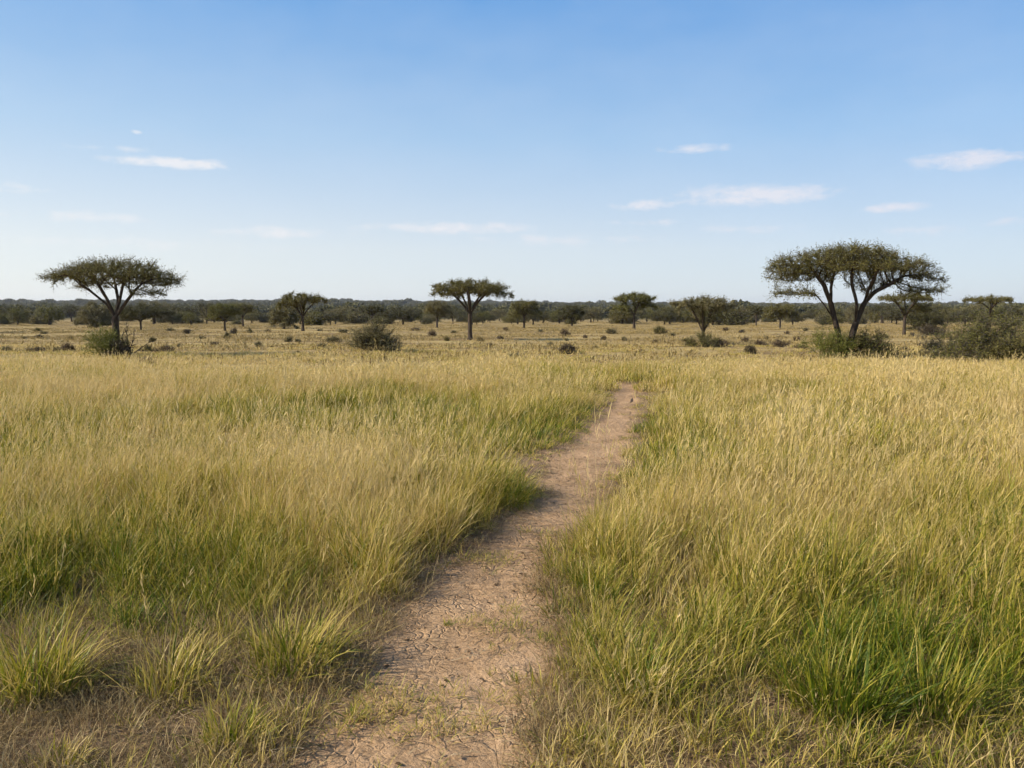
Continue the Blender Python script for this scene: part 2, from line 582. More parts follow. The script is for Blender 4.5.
C_plain = make_protos('plain_tufts', [plain_tuft(900 + 7 * i) for i in range(6)], M_plain)

# tint of the sward: hand-placed green / dry areas (pixel of the base, radius in metres, shift)
TINT = []
for px, py, r, a in [(210, 600, 1.6, -.22), (60, 570, 2.0, -.16), (850, 690, .9, -.44), (950, 670, 1.2, -.28), (740, 640, .8, -.16), (480, 515, .9, -.36),
                     (620, 560, .9, -.16), (660, 480, 1.6, -.12), (630, 430, 2.0, -.10), (560, 440, 2.4, -.14), (700, 420, 3, -.06), (860, 520, 2.0, .06),
                     (930, 460, 3.5, .05), (360, 520, 1.2, .10), (330, 470, 2.2, .16), (160, 470, 2.5, -.06), (60, 430, 4, -.05), (300, 400, 5, -.08), (420, 410, 3, -.08), (880, 430, 4, -.04), (400, 600, .8, .10), (760, 560, 1.0, .08), (600, 392, 5, -.10),
                     (100, 400, 5, .02), (800, 400, 5, .05), (960, 590, 1.2, .0), (40, 690, .8, .05), (680, 650, .5, -.1)]:
    v = at(px, py); TINT.append((v.x, v.y, r, a))


def dryness(x, y):
    d = .54 + .60 * (fbm(x / 1.3, y / 1.7, 3, 51) - .5) + .55 * (fbm(x / 5, y / 4, 3, 52) - .5)
    d = d + .12 * sstep(5, 14, y) + .09 * sstep(14, 34, y)
    for cx, cy, r, a in TINT:
        d = d + a * np.exp(-((x - cx) ** 2 + (y - cy) ** 2 * .7) / (r * r))
    return d


def rand_pts(n, y0, y1, marg):
    """uniform over the ground wedge in front of the camera, widened for side steps"""
    out = []
    y = np.sqrt(rng.random(n) * ((y1 + marg) ** 2 - (y0 + marg) ** 2) + (y0 + marg) ** 2) - marg
    x = (rng.random(n) * 2 - 1) * .70 * (y + marg)
    return x, y


def place(n, y0, y1, marg):
    x, y = rand_pts(n, y0, y1, marg)
    s, side = off_path(x, y)
    return x, y, s, side


# ---- near tall grass
FL, FR = at(100, 622).y, at(800, 712).y           # front edge of the tall grass left / right of the path


def near_field():
    x, y, s, side = place(10000, 2.4, 9.5, 1.0)
    front = np.where(side < 0, FL + .35 * (fbm(x * .9, x * 0 + 2, 2, 61) - .5) * 2, FR + .25 * (fbm(x * 1.1, x * 0 + 3, 2, 62) - .5) * 2)
    k = sstep(-.45, .55, y - front) * sstep(.02, .30, s)                     # 0 bare .. 1 tall sward
    # bare pocket left of the path where the photograph shows open litter
    for px, py, r in [(537, 463, 1.15), (600, 640, .15)]:
        v = at(px, py); k = k * (1 - .95 * np.exp(-((x - v.x) ** 2 + (y - v.y) ** 2 * .5) / (r * r)))
    clump = fbm(x * 2.1, y * 2.1, 3, 63)
    dens = np.clip(k * (1.15 * sstep(.32, .56, clump) + .14), 0, 1)
    tall = rng.random(len(x)) < dens * .98
    shp = np.where((side > 0) & (s > .05), 1.0, .50)
    short = (~tall) & (s > -.03) & (rng.random(len(x)) < shp * np.maximum(sstep(.30, .58, fbm(x * 1.8, y * 1.8, 3, 64)), .75 * (side > 0)))
    fk = .05 * sstep(.5, .65, fbm(x * 2.5, y * 2.5, 2, 65))
    for px, py, r in [(500, 622, .16), (470, 623, .10), (390, 708, .22), (440, 718, .22), (350, 715, .25), (490, 722, .18), (545, 640, .16), (530, 676, .18), (520, 700, .2), (560, 535, .2), (600, 470, .25), (490, 560, .2)]:
        v = at(px, py); fk = fk + .75 * np.exp(-((x - v.x) ** 2 + (y - v.y) ** 2) / (r * r))
    few = (~tall) & (~short) & (s <= .1) & (rng.random(len(x)) < fk)
    d = dryness(x, y)
    hs = (.50 + .50 * sstep(0, .55, s)) * (.40 + 1.15 * fbm(x * 1.7, y * 1.7, 3, 66)) * np.where(side < 0, 1.08, .98)
    hs = hs * (.62 + .38 * sstep(0, 1.0, y - front))
    i = np.zeros(len(x), int)
    pick = rng.random(len(x))
    pd = np.clip((d - .45) * 1.7 + .10, .04, .8)
    i = np.where(pick < pd * .55, 12, np.where(pick < pd * .55 + .35, 6, 0)) + rng.integers(0, 6, len(x))
    half = short & (rng.random(len(x)) < .22) & (s > .12)
    i = np.where((short & ~half) | few, 18 + rng.integers(0, 6, len(x)), i)
    sc = np.where(short, np.where(half, rng.uniform(.3, .62, len(x)), rng.uniform(.7, 1.6, len(x))), np.where(few, rng.uniform(.35, .8, len(x)), hs * rng.uniform(.6, 1.3, len(x))))
    m = tall | short | few
    d = d + rng.normal(0, .12, len(x)) + np.where(short | few, .08, 0)
    return x[m], y[m], sc[m], d[m], i[m], s[m]


def emit(name, x, y, sc, d, i, col, wid=1.0):
    z = terrain(x, y) + np.where((y < 10), soil_relief(x, y), 0)
    rot = np.stack([rng.normal(0, .11, len(x)), rng.normal(0, .11, len(x)), rng.uniform(-1.1, 1.1, len(x))], 1)
    scl = np.stack([wid * sc ** .6, wid * sc ** .6, sc], 1)
    return scatter(name, np.stack([x, y, z], 1), rot, scl, d, i, col)


x, y, sc, d, i, s = near_field()
o = emit('tall_grass', x, y, sc, d, i, C_near)
tag(o, 'tall yellow-green savanna grass bordering the foreground of the dirt path', 'grass')

# ---- middle grass
x, y, s, side = place(14500, 9.0, 22.0, 2.0)
k = sstep(.0, .30, s)
for px, py, r in [(537, 463, 1.15)]:
    v = at(px, py); k = k * (1 - .95 * np.exp(-((x - v.x) ** 2 + (y - v.y) ** 2 * .5) / (r * r)))
clump = fbm(x * 1.1, y * 1.1, 3, 73)
keep = rng.random(len(x)) < k * np.clip(.18 + 1.1 * sstep(.34, .6, clump), 0, 1)
shortm = (~keep) & (s > -.05) & (rng.random(len(x)) < .9)
d = dryness(x, y) + rng.normal(0, .13, len(x))
hs = (.30 + .70 * sstep(0, .8, s)) * (1 - .45 * (side > 0) * (1 - sstep(.6, 1.6, s)) * sstep(13, 16, y)) * (.22 + .75 * fbm(x * 1.1, y * 1.1, 3, 76) + .55 * fbm(x / 3, y / 3, 2, 77))
i = np.where(rng.random(len(x)) < np.clip((d - .35) * 1.5, .05, .85), 6, 0) + rng.integers(0, 6, len(x))
i = np.where(shortm, 12 + rng.integers(0, 4, len(x)), i)
m = keep | shortm
o = emit('meadow_grass', x[m], y[m], (hs * rng.uniform(.6, 1.3, len(x)))[m], d[m], i[m], C_mid)
tag(o, 'straw-coloured meadow grass with feathery heads either side of the far path', 'grass')

# ---- far tall grass up to the edge near the large acacias
x, y, s, side = place(30000, 21.0, 52.0, 4.0)
edge_y = 30.0 + 7 * (fbm(x / 5, y / 5, 3, 81) - .5) * 2
keep = (s > .0) & (rng.random(len(x)) < (1 - (.92 - .55 * sstep(.45, .62, fbm(x / 6, y / 3, 3, 82))) * sstep(-3, 3, y - edge_y)))
d = dryness(x, y) + rng.normal(0, .13, len(x))
hs = (.6 + .4 * sstep(0, .7, s)) * (.18 + .6 * fbm(x * .6, y * .6, 3, 86) + .55 * fbm(x / 5, y / 4, 2, 87)) * (1 - .58 * sstep(-5, 2.5, y - edge_y)) * (1 - .35 * sstep(36, 50, y))
m = keep
o = emit('distant_grass', x[m], y[m], (hs * rng.uniform(.6, 1.3, len(x)))[m], d[m], rng.integers(0, 8, len(x))[m], C_far)
tag(o, 'pale golden grass in the distance reaching the two large acacias', 'grass')

# ---- short dry sward of the plain
x, y = rand_pts(22000, 31, 230, 10)
fm = fbm(x / 16, y / 7, 3, 91)
keep = rng.random(len(x)) < np.clip(1.2 * sstep(.42, .62, fm) + .05, 0, 1) * (1.0 - .6 * sstep(60, 180, y))
d = .70 + .45 * (fbm(x / 9, y / 9, 3, 92) - .5) + rng.normal(0, .07, len(x)) - .18 * (1 - sstep(36, 56, y)) * sstep(.5, .6, fbm(x / 8, y / 4, 2, 93))
o = emit('plain_grass', x[keep], y[keep], rng.uniform(.7, 1.4, keep.sum()), d[keep], rng.integers(0, 6, len(x))[keep], C_plain, 1.2)
tag(o, 'short dry golden grass covering the open plain before the trees', 'grass')


# ------------------------------------------------------------------ litter on the path and bare soil
def litter_protos():
    def straw(s):
        def f(a):
            g = np.random.default_rng(s)
            for k in range(7):
                L = g.uniform(.04, .16); az = g.uniform(0, np.pi * 2); w = g.uniform(.0014, .003)
                p0 = g.normal(0, .06, 2); n = 4
                V = []; x_, y_ = p0; za = .004
                for j in range(n + 1):
                    za_ = .004 + .014 * math.sin(j / n * math.pi) * g.random()
                    sx, sy = -math.sin(az) * w, math.cos(az) * w
                    V += [(x_ + sx, y_ + sy, za_), (x_ - sx, y_ - sy, za_ + .001)]
                    x_ += math.cos(az) * L / n; y_ += math.sin(az) * L / n; az += g.normal(0, .12)
                a.add(np.array(V), np.array([[2 * j, 2 * j + 1, 2 * j + 3, 2 * j + 2] for j in range(n)]), bt=.5, br=g.random(), bk=0)
        return f

    def flake(s):
        def f(a):
            g = np.random.default_rng(s)
            for k in range(6):
                L = g.uniform(.012, .03); az = g.uniform(0, 6.28); p = g.normal(0, .07, 2); w = L * g.uniform(.3, .5)
                c, s_ = math.cos(az), math.sin(az); zt = g.uniform(.004, .018)
                V = [(p[0], p[1], .003), (p[0] + c * L / 2 - s_ * w, p[1] + s_ * L / 2 + c * w, zt), (p[0] + c * L, p[1] + s_ * L, .006), (p[0] + c * L / 2 + s_ * w, p[1] + s_ * L / 2 - c * w, .004)]
                a.add(np.array(V), np.array([[0, 1, 2, 3]]), bt=.5, br=g.random() * .6, bk=0)
        return f
    return [straw(i) for i in range(5)] + [flake(20 + i) for i in range(4)]


C_lit = make_protos('litter_pieces', litter_protos(), M_straw)
x, y, s, side = place(9000, 2.4, 13, 1.0)
keep = (s < .5) & (rng.random(len(x)) < .25 + .75 * sstep(-.35, .1, s)) & (rng.random(len(x)) < .25 + sstep(.35, .6, fbm(x * 2, y * 2, 2, 95)))
keep |= (y < 6) & (rng.random(len(x)) < .5) & (s > 0)
n = keep.sum()
x, y, s = x[keep], y[keep], s[keep]
z = terrain(x, y) + soil_relief(x, y) - .018 * (1 - sstep(-.1, .05, s)) + .002
o = scatter('dry_litter', np.stack([x, y, z], 1), np.stack([0 * x, 0 * x, rng.uniform(0, 6.28, n)], 1), np.repeat(rng.uniform(.6, 1.3, (n, 1)), 3, 1), 0 * x, rng.integers(0, 9, n), C_lit)
tag(o, 'dry straw and leaf litter strewn along the dirt path', 'litter')


def thatch_proto(s):
    def f(a):
        blades(26, .13, .06, .22, .0022, .0045, 1.15, 1.0, 4, s, acc=a, lean=.05)
        blades(10, .10, .05, .16, .002, .004, .7, 1.4, 4, s + 1, acc=a, lean=.1)
    return f


M_thatch = leaf_mat('dead_thatch', (.085, .057, .024), (.25, .178, .075), (.50, .385, .18))
C_thatch = make_protos('thatch_mats', [thatch_proto(1300 + 5 * i) for i in range(6)], M_thatch)
x, y, s, side = place(14000, 2.4, 9.5, 1.0)
keep = (s > -.06) & (rng.random(len(x)) < (.45 + .55 * sstep(.38, .60, fbm(x * 1.7, y * 1.7, 3, 68))) * (1 - .55 * sstep(5.5, 7.5, y)))
x, y = x[keep], y[keep]
o = scatter('dead_grass', np.stack([x, y, terrain(x, y) + soil_relief(x, y) + .004], 1), np.stack([0 * x, 0 * x, rng.uniform(0, 6.28, len(x))], 1),
            np.repeat(rng.uniform(.6, 1.3, (len(x), 1)), 3, 1), 0 * x, rng.integers(0, 6, len(x)), C_thatch)
tag(o, 'matted dead brown grass lying between the green clumps', 'grass')


def clod_proto(s):
    def f(a):
        g = np.random.default_rng(s)
        nu, nv = 7, 4
        V = []
        ph = g.uniform(0, 6.28, 4)
        for j in range(nv + 1):
            t = j / nv * math.pi * .5
            for i in range(nu):
                u = i / nu * 2 * math.pi
                r = 1 + .25 * math.sin(2 * u + ph[0]) + .18 * math.sin(3 * u + ph[1] + t)
                V.append((math.cos(u) * math.cos(t) * r, math.sin(u) * math.cos(t) * r * .8, math.sin(t) * .6 * (1 + .2 * math.sin(u + ph[2])) - .1))
        Q = [[j * nu + i, j * nu + (i + 1) % nu, (j + 1) * nu + (i + 1) % nu, (j + 1) * nu + i] for j in range(nv) for i in range(nu)]
        a.add(np.array(V), np.array(Q))
    return f


C_clod = make_protos('soil_clods', [clod_proto(i) for i in range(5)], M_clod)
x, y, s, side = place(9000, 2.4, 12, 1.0)
keep = (s < .15) & (rng.random(len(x)) < .2 + .8 * sstep(.45, .62, fbm(x * 3, y * 3, 2, 97)))
n = keep.sum(); x, y, s = x[keep], y[keep], s[keep]
z = terrain(x, y) + soil_relief(x, y) - .020 * (1 - sstep(-.1, .05, s))
r_ = .004 + .011 * rng.random(n) ** 3
o = scatter('soil_crumbs', np.stack([x, y, z], 1), np.stack([0 * x, 0 * x, rng.uniform(0, 6.28, n)], 1), np.stack([r_ * rng.uniform(.8, 1.5, n), r_, r_ * rng.uniform(.6, 1, n)], 1), 0 * x, rng.integers(0, 5, n), C_clod)
tag(o, 'small crumbs of reddish soil lying on the dirt path', 'soil crumbs')


# ------------------------------------------------------------------ single grass clumps that stand apart
def clump(px, py, w, h, nb, dry, label, seed, stalks=0, tilt=.5, curl=.9):
    a = Acc()
    nb = int(nb * .7)
    blades(nb, w * .22, h * .5, h * 1.15, .005, .010, tilt, curl, 6, seed, acc=a, lean=.12)
    blades(nb // 2, w * .28, h * .2, h * .55, .0045, .009, tilt * 1.6, curl * 1.2, 4, seed + 1, acc=a, lean=.08, kind=.3)
    blades(nb // 4, w * .36, h * .1, h * .3, .003, .005, 1.1, .7, 4, seed + 2, acc=a, lean=.05, kind=.7)
    if stalks: seed_stalks(stalks, w * .12, h * 1.0, h * 1.5, .0026, seed + 3, a, head=.13, hw=.0028, nb=7)
    v = at(px, py)
    v.z += float(soil_relief(v.x, v.y)) - .005
    o = link('grass_clump', a.mesh('grass_clump'), grass_mat('clump_blades', dry), loc=v)
    tag(o, label, 'grass clump', 'grass clumps standing apart beside the path')


clump(292, 668, 1.10, .48, 460, .42, 'spreading yellow-green grass clump on bare soil at the left path edge', 11, 3)
clump(38, 692, 1.0, .54, 480, .44, 'thick pale grass clump at the far left of the foreground', 23, 5)
clump(168, 690, .75, .44, 230, .50, 'thin ragged grass clump between two fuller clumps on the left', 35, 4)
clump(232, 744, .62, .25, 260, .44, 'low dense grass tussock on bare soil, lowest left of the path', 47)
clump(60, 766, .55, .15, 240, .60, 'straw-coloured low tussock in the bottom left corner', 59)
clump(497, 503, 1.5, .56, 640, .22, 'dark green bushy grass clump at the left bend of the path', 61, 0, .7, .9)
clump(640, 694, .95, .42, 460, .34, 'arching olive grass clump at the right path edge in the foreground', 73, 2)
clump(590, 590, .60, .34, 220, .34, 'bright green tuft leaning over the right side of the path', 85, 0, .7, .9)
clump(842, 712, .95, .48, 560, .08, 'lush deep green grass clump in the right foreground', 97, 0, .4, .7)
clump(935, 716, .85, .46, 380, .20, 'green grass clump at the right edge with shaded brown feet', 109, 3, .4, .7)
clump(590, 752, .55, .16, 220, .40, 'short green tussock at the bottom centre right of the path', 121)
clump(860, 760, .60, .20, 220, .40, 'low fresh tussock in the bottom right below the deep green clump', 133)
clump(448, 622, .10, .06, 26, .45, 'tiny sprig of grass growing in the middle of the path', 145, 0, 1.0, .8)
clump(352, 716, .22, .10, 60, .45, 'small sparse grass sprout on bare soil left of the path', 157, 0, .9, .9)


# ------------------------------------------------------------------ trees: space colonisation
def grow(polys, att, step, infl, kill, iters=140, seed=0):
    """polys: trunk polylines (lists of points, first may attach to an earlier node). returns nodes, parent"""
    g = np.random.default_rng(seed)
    P, par = [], []
    for pl in polys:
        pl = [np.array(p, float) for p in pl]
        prev = -1
        if P:
            d = [np.linalg.norm(pl[0] - p) for p in P]; j = int(np.argmin(d))
            if d[j] < step * 1.5: prev = j
        if prev < 0:
            P.append(pl[0]); par.append(-1); prev = len(P) - 1
        for a, b in zip(pl[:-1], pl[1:]):
            n = max(1, int(round(np.linalg.norm(b - a) / step)))
            for k in range(1, n + 1):
                P.append(a + (b - a) * k / n + g.normal(0, step * .05, 3)); par.append(prev); prev = len(P) - 1
    ntr = len(P)
    P = np.array(P); par = list(par)
    alive = np.ones(len(att), bool)
    bd = np.full(len(att), 1e9); bi = np.zeros(len(att), int)
    new0 = 0
    hgt = P[:, 2]
    usable = np.array([True] * len(P))
    usable[:] = hgt > hgt.max() * .55
    for it in range(iters):
        idxn = np.arange(new0, len(P))
        idxn = idxn[usable[idxn]] if it == 0 else idxn
        if len(idxn):
            D = np.linalg.norm(att[:, None] - P[None, idxn], axis=2)
            j = D.argmin(1); dm = D[np.arange(len(att)), j]
            b = dm < bd; bd[b] = dm[b]; bi[b] = idxn[j[b]]
        new0 = len(P)
        alive &= bd > kill
        act = alive & (bd < infl)
        if not act.any(): break
        dirs = {}
        A = np.where(act)[0]
        v = att[A] - P[bi[A]]; v /= np.linalg.norm(v, axis=1)[:, None]
        newp, newpar = [], []
        for n_ in np.unique(bi[A]):
            s = v[bi[A] == n_].sum(0)
            # keep some of the direction the branch already has
            if par[n_] >= 0:
                pd = P[n_] - P[par[n_]]; pd /= np.linalg.norm(pd) + 1e-9
                s = s / (np.linalg.norm(s) + 1e-9) + .45 * pd
            s = s / (np.linalg.norm(s) + 1e-9) + g.normal(0, .13, 3)
            s /= np.linalg.norm(s) + 1e-9
            newp.append(P[n_] + s * step); newpar.append(n_)
        P = np.vstack([P, newp]); par += newpar
        if len(P) > 9000: break
    return P, np.array(par), ntr


def radii(P, par, tip, base, e=2.3):
    n = len(P); r = np.zeros(n); kids = [[] for _ in range(n)]
    for i in range(n):
        if par[i] >= 0: kids[par[i]].append(i)
    for i in range(n - 1, -1, -1):
        if not kids[i]: r[i] = tip
        else: r[i] = max(sum(r[k] ** e for k in kids[i]) ** (1 / e), tip)
    # scale so the trunk has its width, tips stay thin
    m = r[[i for i in range(n) if par[i] < 0][0]]
    a = math.log(base / tip) / math.log(m / tip) if m > tip * 1.01 else 1
    return tip * (r / tip) ** a, kids


def tubes(P, par, r, kids, acc_for, sides=7):
    done = set()
    roots = [i for i in range(len(P)) if par[i] < 0]
    stack = [(-1, i) for i in roots]
    while stack:
        p0, i = stack.pop()
        chain = [p0] if p0 >= 0 else []
        c = i
        while True:
            chain.append(c)
            ks = sorted(kids[c], key=lambda k: -r[k])
            if not ks: break
            for k in ks[1:]: stack.append((c, k))
            c = ks[0]
        if len(chain) < 2: continue
        pts = P[chain]; rr = r[chain].copy()
        if p0 >= 0: rr[0] = min(rr[0], rr[1] * 1.25)
        if len(pts) > 3:
            sm = pts.copy(); sm[1:-1] = .25 * pts[:-2] + .5 * pts[1:-1] + .25 * pts[2:]; pts = sm
        nsd = sides if rr.max() > .03 else 4 if rr.max() > .012 else 3
        t = np.gradient(pts, axis=0); t /= np.linalg.norm(t, axis=1)[:, None] + 1e-9
        ref = np.array([.3, .9, .1]); ref = ref - t[0] * ref.dot(t[0]); ref /= np.linalg.norm(ref)
        V = []
        for k in range(len(pts)):
            ref = ref - t[k] * ref.dot(t[k]); ref /= np.linalg.norm(ref) + 1e-9
            bi = np.cross(t[k], ref)
            a = np.arange(nsd) / nsd * 2 * np.pi
            V.append(pts[k] + rr[k] * (np.cos(a)[:, None] * ref + np.sin(a)[:, None] * bi))
        V = np.concatenate(V)
        Q = []
        for k in range(len(pts) - 1):
            for s in range(nsd):
                Q.append([k * nsd + s, k * nsd + (s + 1) % nsd, (k + 1) * nsd + (s + 1) % nsd, (k + 1) * nsd + s])
        acc_for(chain[1] if len(chain) > 1 else chain[0], p0).add(V, Q)


def leaves_on(P, par, r, thr, acc, ntw, tw, nl, ls, g, up=.25, flatn=.5, tacc=None, frac=1.0, zmin=-9):
    """leafy twigs on the thin branches"""
    ids = np.where((r < thr) & (par >= 0) & (P[:, 2] > zmin))[0]
    if frac < 1: ids = ids[g.random(len(ids)) < frac]
    ids = np.repeat(ids, ntw)
    n = len(ids)
    d = P[ids] - P[par[ids]]; d /= np.linalg.norm(d, axis=1)[:, None] + 1e-9
    e = d * .6 + g.normal(0, .55, (n, 3)) + np.array([0, 0, up]); e /= np.linalg.norm(e, axis=1)[:, None]
    L = tw * g.uniform(.45, 1.25, n)
    st = P[ids] + (P[par[ids]] - P[ids]) * g.random((n, 1))
    tone = np.clip(g.normal(.5, .16, n), 0, 1)
    if tacc is not None:
        sd = np.cross(e, g.normal(0, 1, (n, 3))); sd /= np.linalg.norm(sd, axis=1)[:, None] + 1e-9
        w = ls * .07
        V = np.stack([st - sd * w, st + sd * w, st + e * L[:, None] + sd * w * .4, st + e * L[:, None] - sd * w * .4], 1).reshape(-1, 3)
        tacc.add(V, np.arange(n * 4).reshape(-1, 4))
    # leaflets
    f = (np.arange(nl) + .6) / nl
    c = st[:, None] + e[:, None] * (L[:, None] * f)[:, :, None]
    c = c.reshape(-1, 3); m = len(c)
    c = c + g.normal(0, ls * .35, (m, 3))
    ax = g.normal(0, 1, (m, 3)); ax[:, 2] *= flatn; ax /= np.linalg.norm(ax, axis=1)[:, None]
    nrm = g.normal(0, .75, (m, 3)) + np.array([0, 0, 1.0]); sd = np.cross(ax, nrm); sd /= np.linalg.norm(sd, axis=1)[:, None] + 1e-9
    l = ls * g.uniform(.6, 1.3, m)[:, None]; w = l * .34
    V = np.stack([c - ax * l * .5, c + sd * w * .5, c + ax * l * .5, c - sd * w * .5], 1).reshape(-1, 3)
    br = np.repeat(np.clip(np.repeat(tone, nl) + g.normal(0, .15, m), 0, 1), 4)
    acc.add(V, np.arange(m * 4).reshape(-1, 4), br=br)


def canopy(g, patches, dens_noise=True, cut=.34):
    """attractor points in flat pads: (cx, cy, cz_top, rx, ry, thick, dome, n)"""
    out = []
    for cx, cy, zt, rx, ry, th, dome, n in patches:
        k = 0
        while k < n:
            a, rr = g.uniform(0, 2 * math.pi), math.sqrt(g.random())
            wob = 1 + .10 * math.sin(3 * a + cx) + .07 * math.sin(5 * a + 1.3 + cy)
            x, y = cx + rx * rr * math.cos(a) * wob, cy + ry * rr * math.sin(a) * wob
            if dens_noise and fbm(x * 1.1 / max(rx * .3, .3), y * 1.1 / max(rx * .3, .3), 2, int(abs(zt) * 100) % 97) < cut: 
                if g.random() < .75: continue
            z = zt - dome * rr ** 2.2 - th * g.random() ** 1.4 * (1 - .45 * rr)
            out.append((x, y, z)); k += 1
    return np.array(out)


def make_tree(name, loc, polys, att, base_r, tip_r, step, infl, kill, leaf, bark, seed,
              ntw=4, tw=.35, nl=7, ls=.07, thr=None, limbs=True, up=.25, frac=1.0, sides=8, zmin=-9):
    g = np.random.default_rng(seed)
    P, par, ntr = grow(polys, att, step, infl, kill, seed=seed)
    r, kids = radii(P, par, tip_r, base_r)
    # flare of the foot
    root = [i for i in range(len(P)) if par[i] < 0]
    h = P[:, 2]
    r = r * (1 + .5 * np.exp(-np.clip(h, 0, None) / (base_r * 1.6)) * (np.arange(len(P)) < ntr))
    e = empty(name, loc)
    tr = Acc(); limb_acc = {}
    own = {}

    def acc_for(first, p0):
        if not limbs or p0 < 0: 
            own[first] = tr; return tr
        # climb to the node where this branch left the trunk
        c = first
        while par[c] >= ntr: c = par[c]
        if c < ntr or r[c] < base_r * .22: return tr
        return limb_acc.setdefault(c, Acc())
    tubes(P, par, r, kids, acc_for, sides)
    link('trunk', tr.mesh('trunk', True), bark, e)
    for k, a in limb_acc.items():
        link('limb', a.mesh('limb', True), bark, e)
    cr = Acc(); tw_acc = Acc()
    leaves_on(P, par, r, thr or tip_r * 2.2, cr, ntw, tw, nl, ls, g, up, tacc=tw_acc, frac=frac, zmin=zmin)
    link('crown', cr.mesh('crown'), leaf, e)
    link('twigs', tw_acc.mesh('twigs'), bark, e)
    return e


class TreeFrame:
    """pixel offsets around a foot in the photograph -> metres around the tree's base"""
    def __init__(s, px, py, dist_py=None):
        s.loc = at(px, py); s.k = s.loc.y / F / math.cos(PITCH) * 1.0

    def p(s, dx, up, dy=0): return (dx * s.k, dy * s.k, up * s.k)

    def pad(s, dx, top, rx, th, dome, n, dy=0, ry=None): return (dx * s.k, dy * s.k, top * s.k, rx * s.k, (ry or rx * .9) * s.k, th * s.k, dome * s.k, n)


G_TREES = 'umbrella acacias on the plain'
# ---- large acacia on the left
t = TreeFrame(114, 356); g = np.random.default_rng(1)
att = canopy(g, [t.pad(2, 94, 56, 15, 15, 850), t.pad(-42, 82, 22, 8, 5, 90, -6), t.pad(46, 79, 24, 9, 6, 90, 8), t.pad(44, 64, 18, 6, 3, 45, -18), t.pad(-30, 72, 20, 6, 3, 25, 25), t.pad(10, 76, 40, 8, 6, 60)])
e = make_tree('acacia_tree', t.loc, [[t.p(2, -2), t.p(3, 18), t.p(3, 38)], [t.p(3, 38), t.p(-5, 52), t.p(-18, 64, -4)], [t.p(3, 38), t.p(6, 54, 4), t.p(8, 70, 8)], [t.p(3, 38), t.p(13, 48, -6), t.p(26, 62, -10)], [t.p(3, 38), t.p(1, 54, 12), t.p(-4, 68, 18)], [t.p(3, 38), t.p(-1, 56, -6), t.p(-6, 72, -14)]],
              att, 3.3 * t.k, .009, .14, 6.0, .22, M_leaf, M_bark, 3, ntw=6, tw=.44, nl=9, ls=.078, thr=.024, up=.40)
tag(e, 'wide umbrella acacia with one dark trunk at the far left', 'tree', G_TREES)

# ---- large acacia on the right, two stems from one foot
t = TreeFrame(843, 358); g = np.random.default_rng(2)
att = canopy(g, [t.pad(2, 109, 46, 17, 6, 560), t.pad(-38, 101, 36, 16, 6, 340, -6), t.pad(46, 99, 38, 17, 8, 370, 5), t.pad(4, 96, 60, 13, 8, 380, 0), t.pad(-44, 84, 30, 9, 5, 90, 6), t.pad(-62, 89, 22, 8, 4, 110, -10), t.pad(80, 84, 20, 9, 5, 110, 6),
                 t.pad(-54, 67, 22, 7, 4, 60, -14), t.pad(70, 70, 22, 7, 4, 55, -10), t.pad(38, 78, 26, 7, 5, 50, 20), t.pad(4, 92, 30, 8, 4, 70, -20)])
e = make_tree('acacia_tree', t.loc, [[t.p(0, -2), t.p(-3, 16), t.p(-9, 36), t.p(-14, 54)], [t.p(0, -2), t.p(6, 15), t.p(13, 34, 4), t.p(20, 54, 4)],
                                     [t.p(-9, 36), t.p(-22, 52, -5), t.p(-34, 64, -8)], [t.p(-14, 54), t.p(-12, 70, 6), t.p(-8, 86, 10)], [t.p(-14, 54), t.p(-24, 72, -6), t.p(-34, 86, -4)], [t.p(20, 54, 4), t.p(30, 66, 2), t.p(48, 76, -4)], [t.p(13, 34, 4), t.p(25, 50, 14), t.p(36, 64, 24)],
                                     [t.p(20, 54, 4), t.p(20, 70, -8), t.p(22, 84, -18)], [t.p(13, 34, 4), t.p(10, 54, -4), t.p(3, 74, -6), t.p(4, 90, -4)]],
              att, 4.2 * t.k, .009, .14, 6.0, .22, M_leaf, M_bark, 5, ntw=6, tw=.44, nl=9, ls=.078, thr=.024, up=.30)
tag(e, 'largest umbrella acacia with two dark stems spreading from one foot', 'tree', G_TREES)


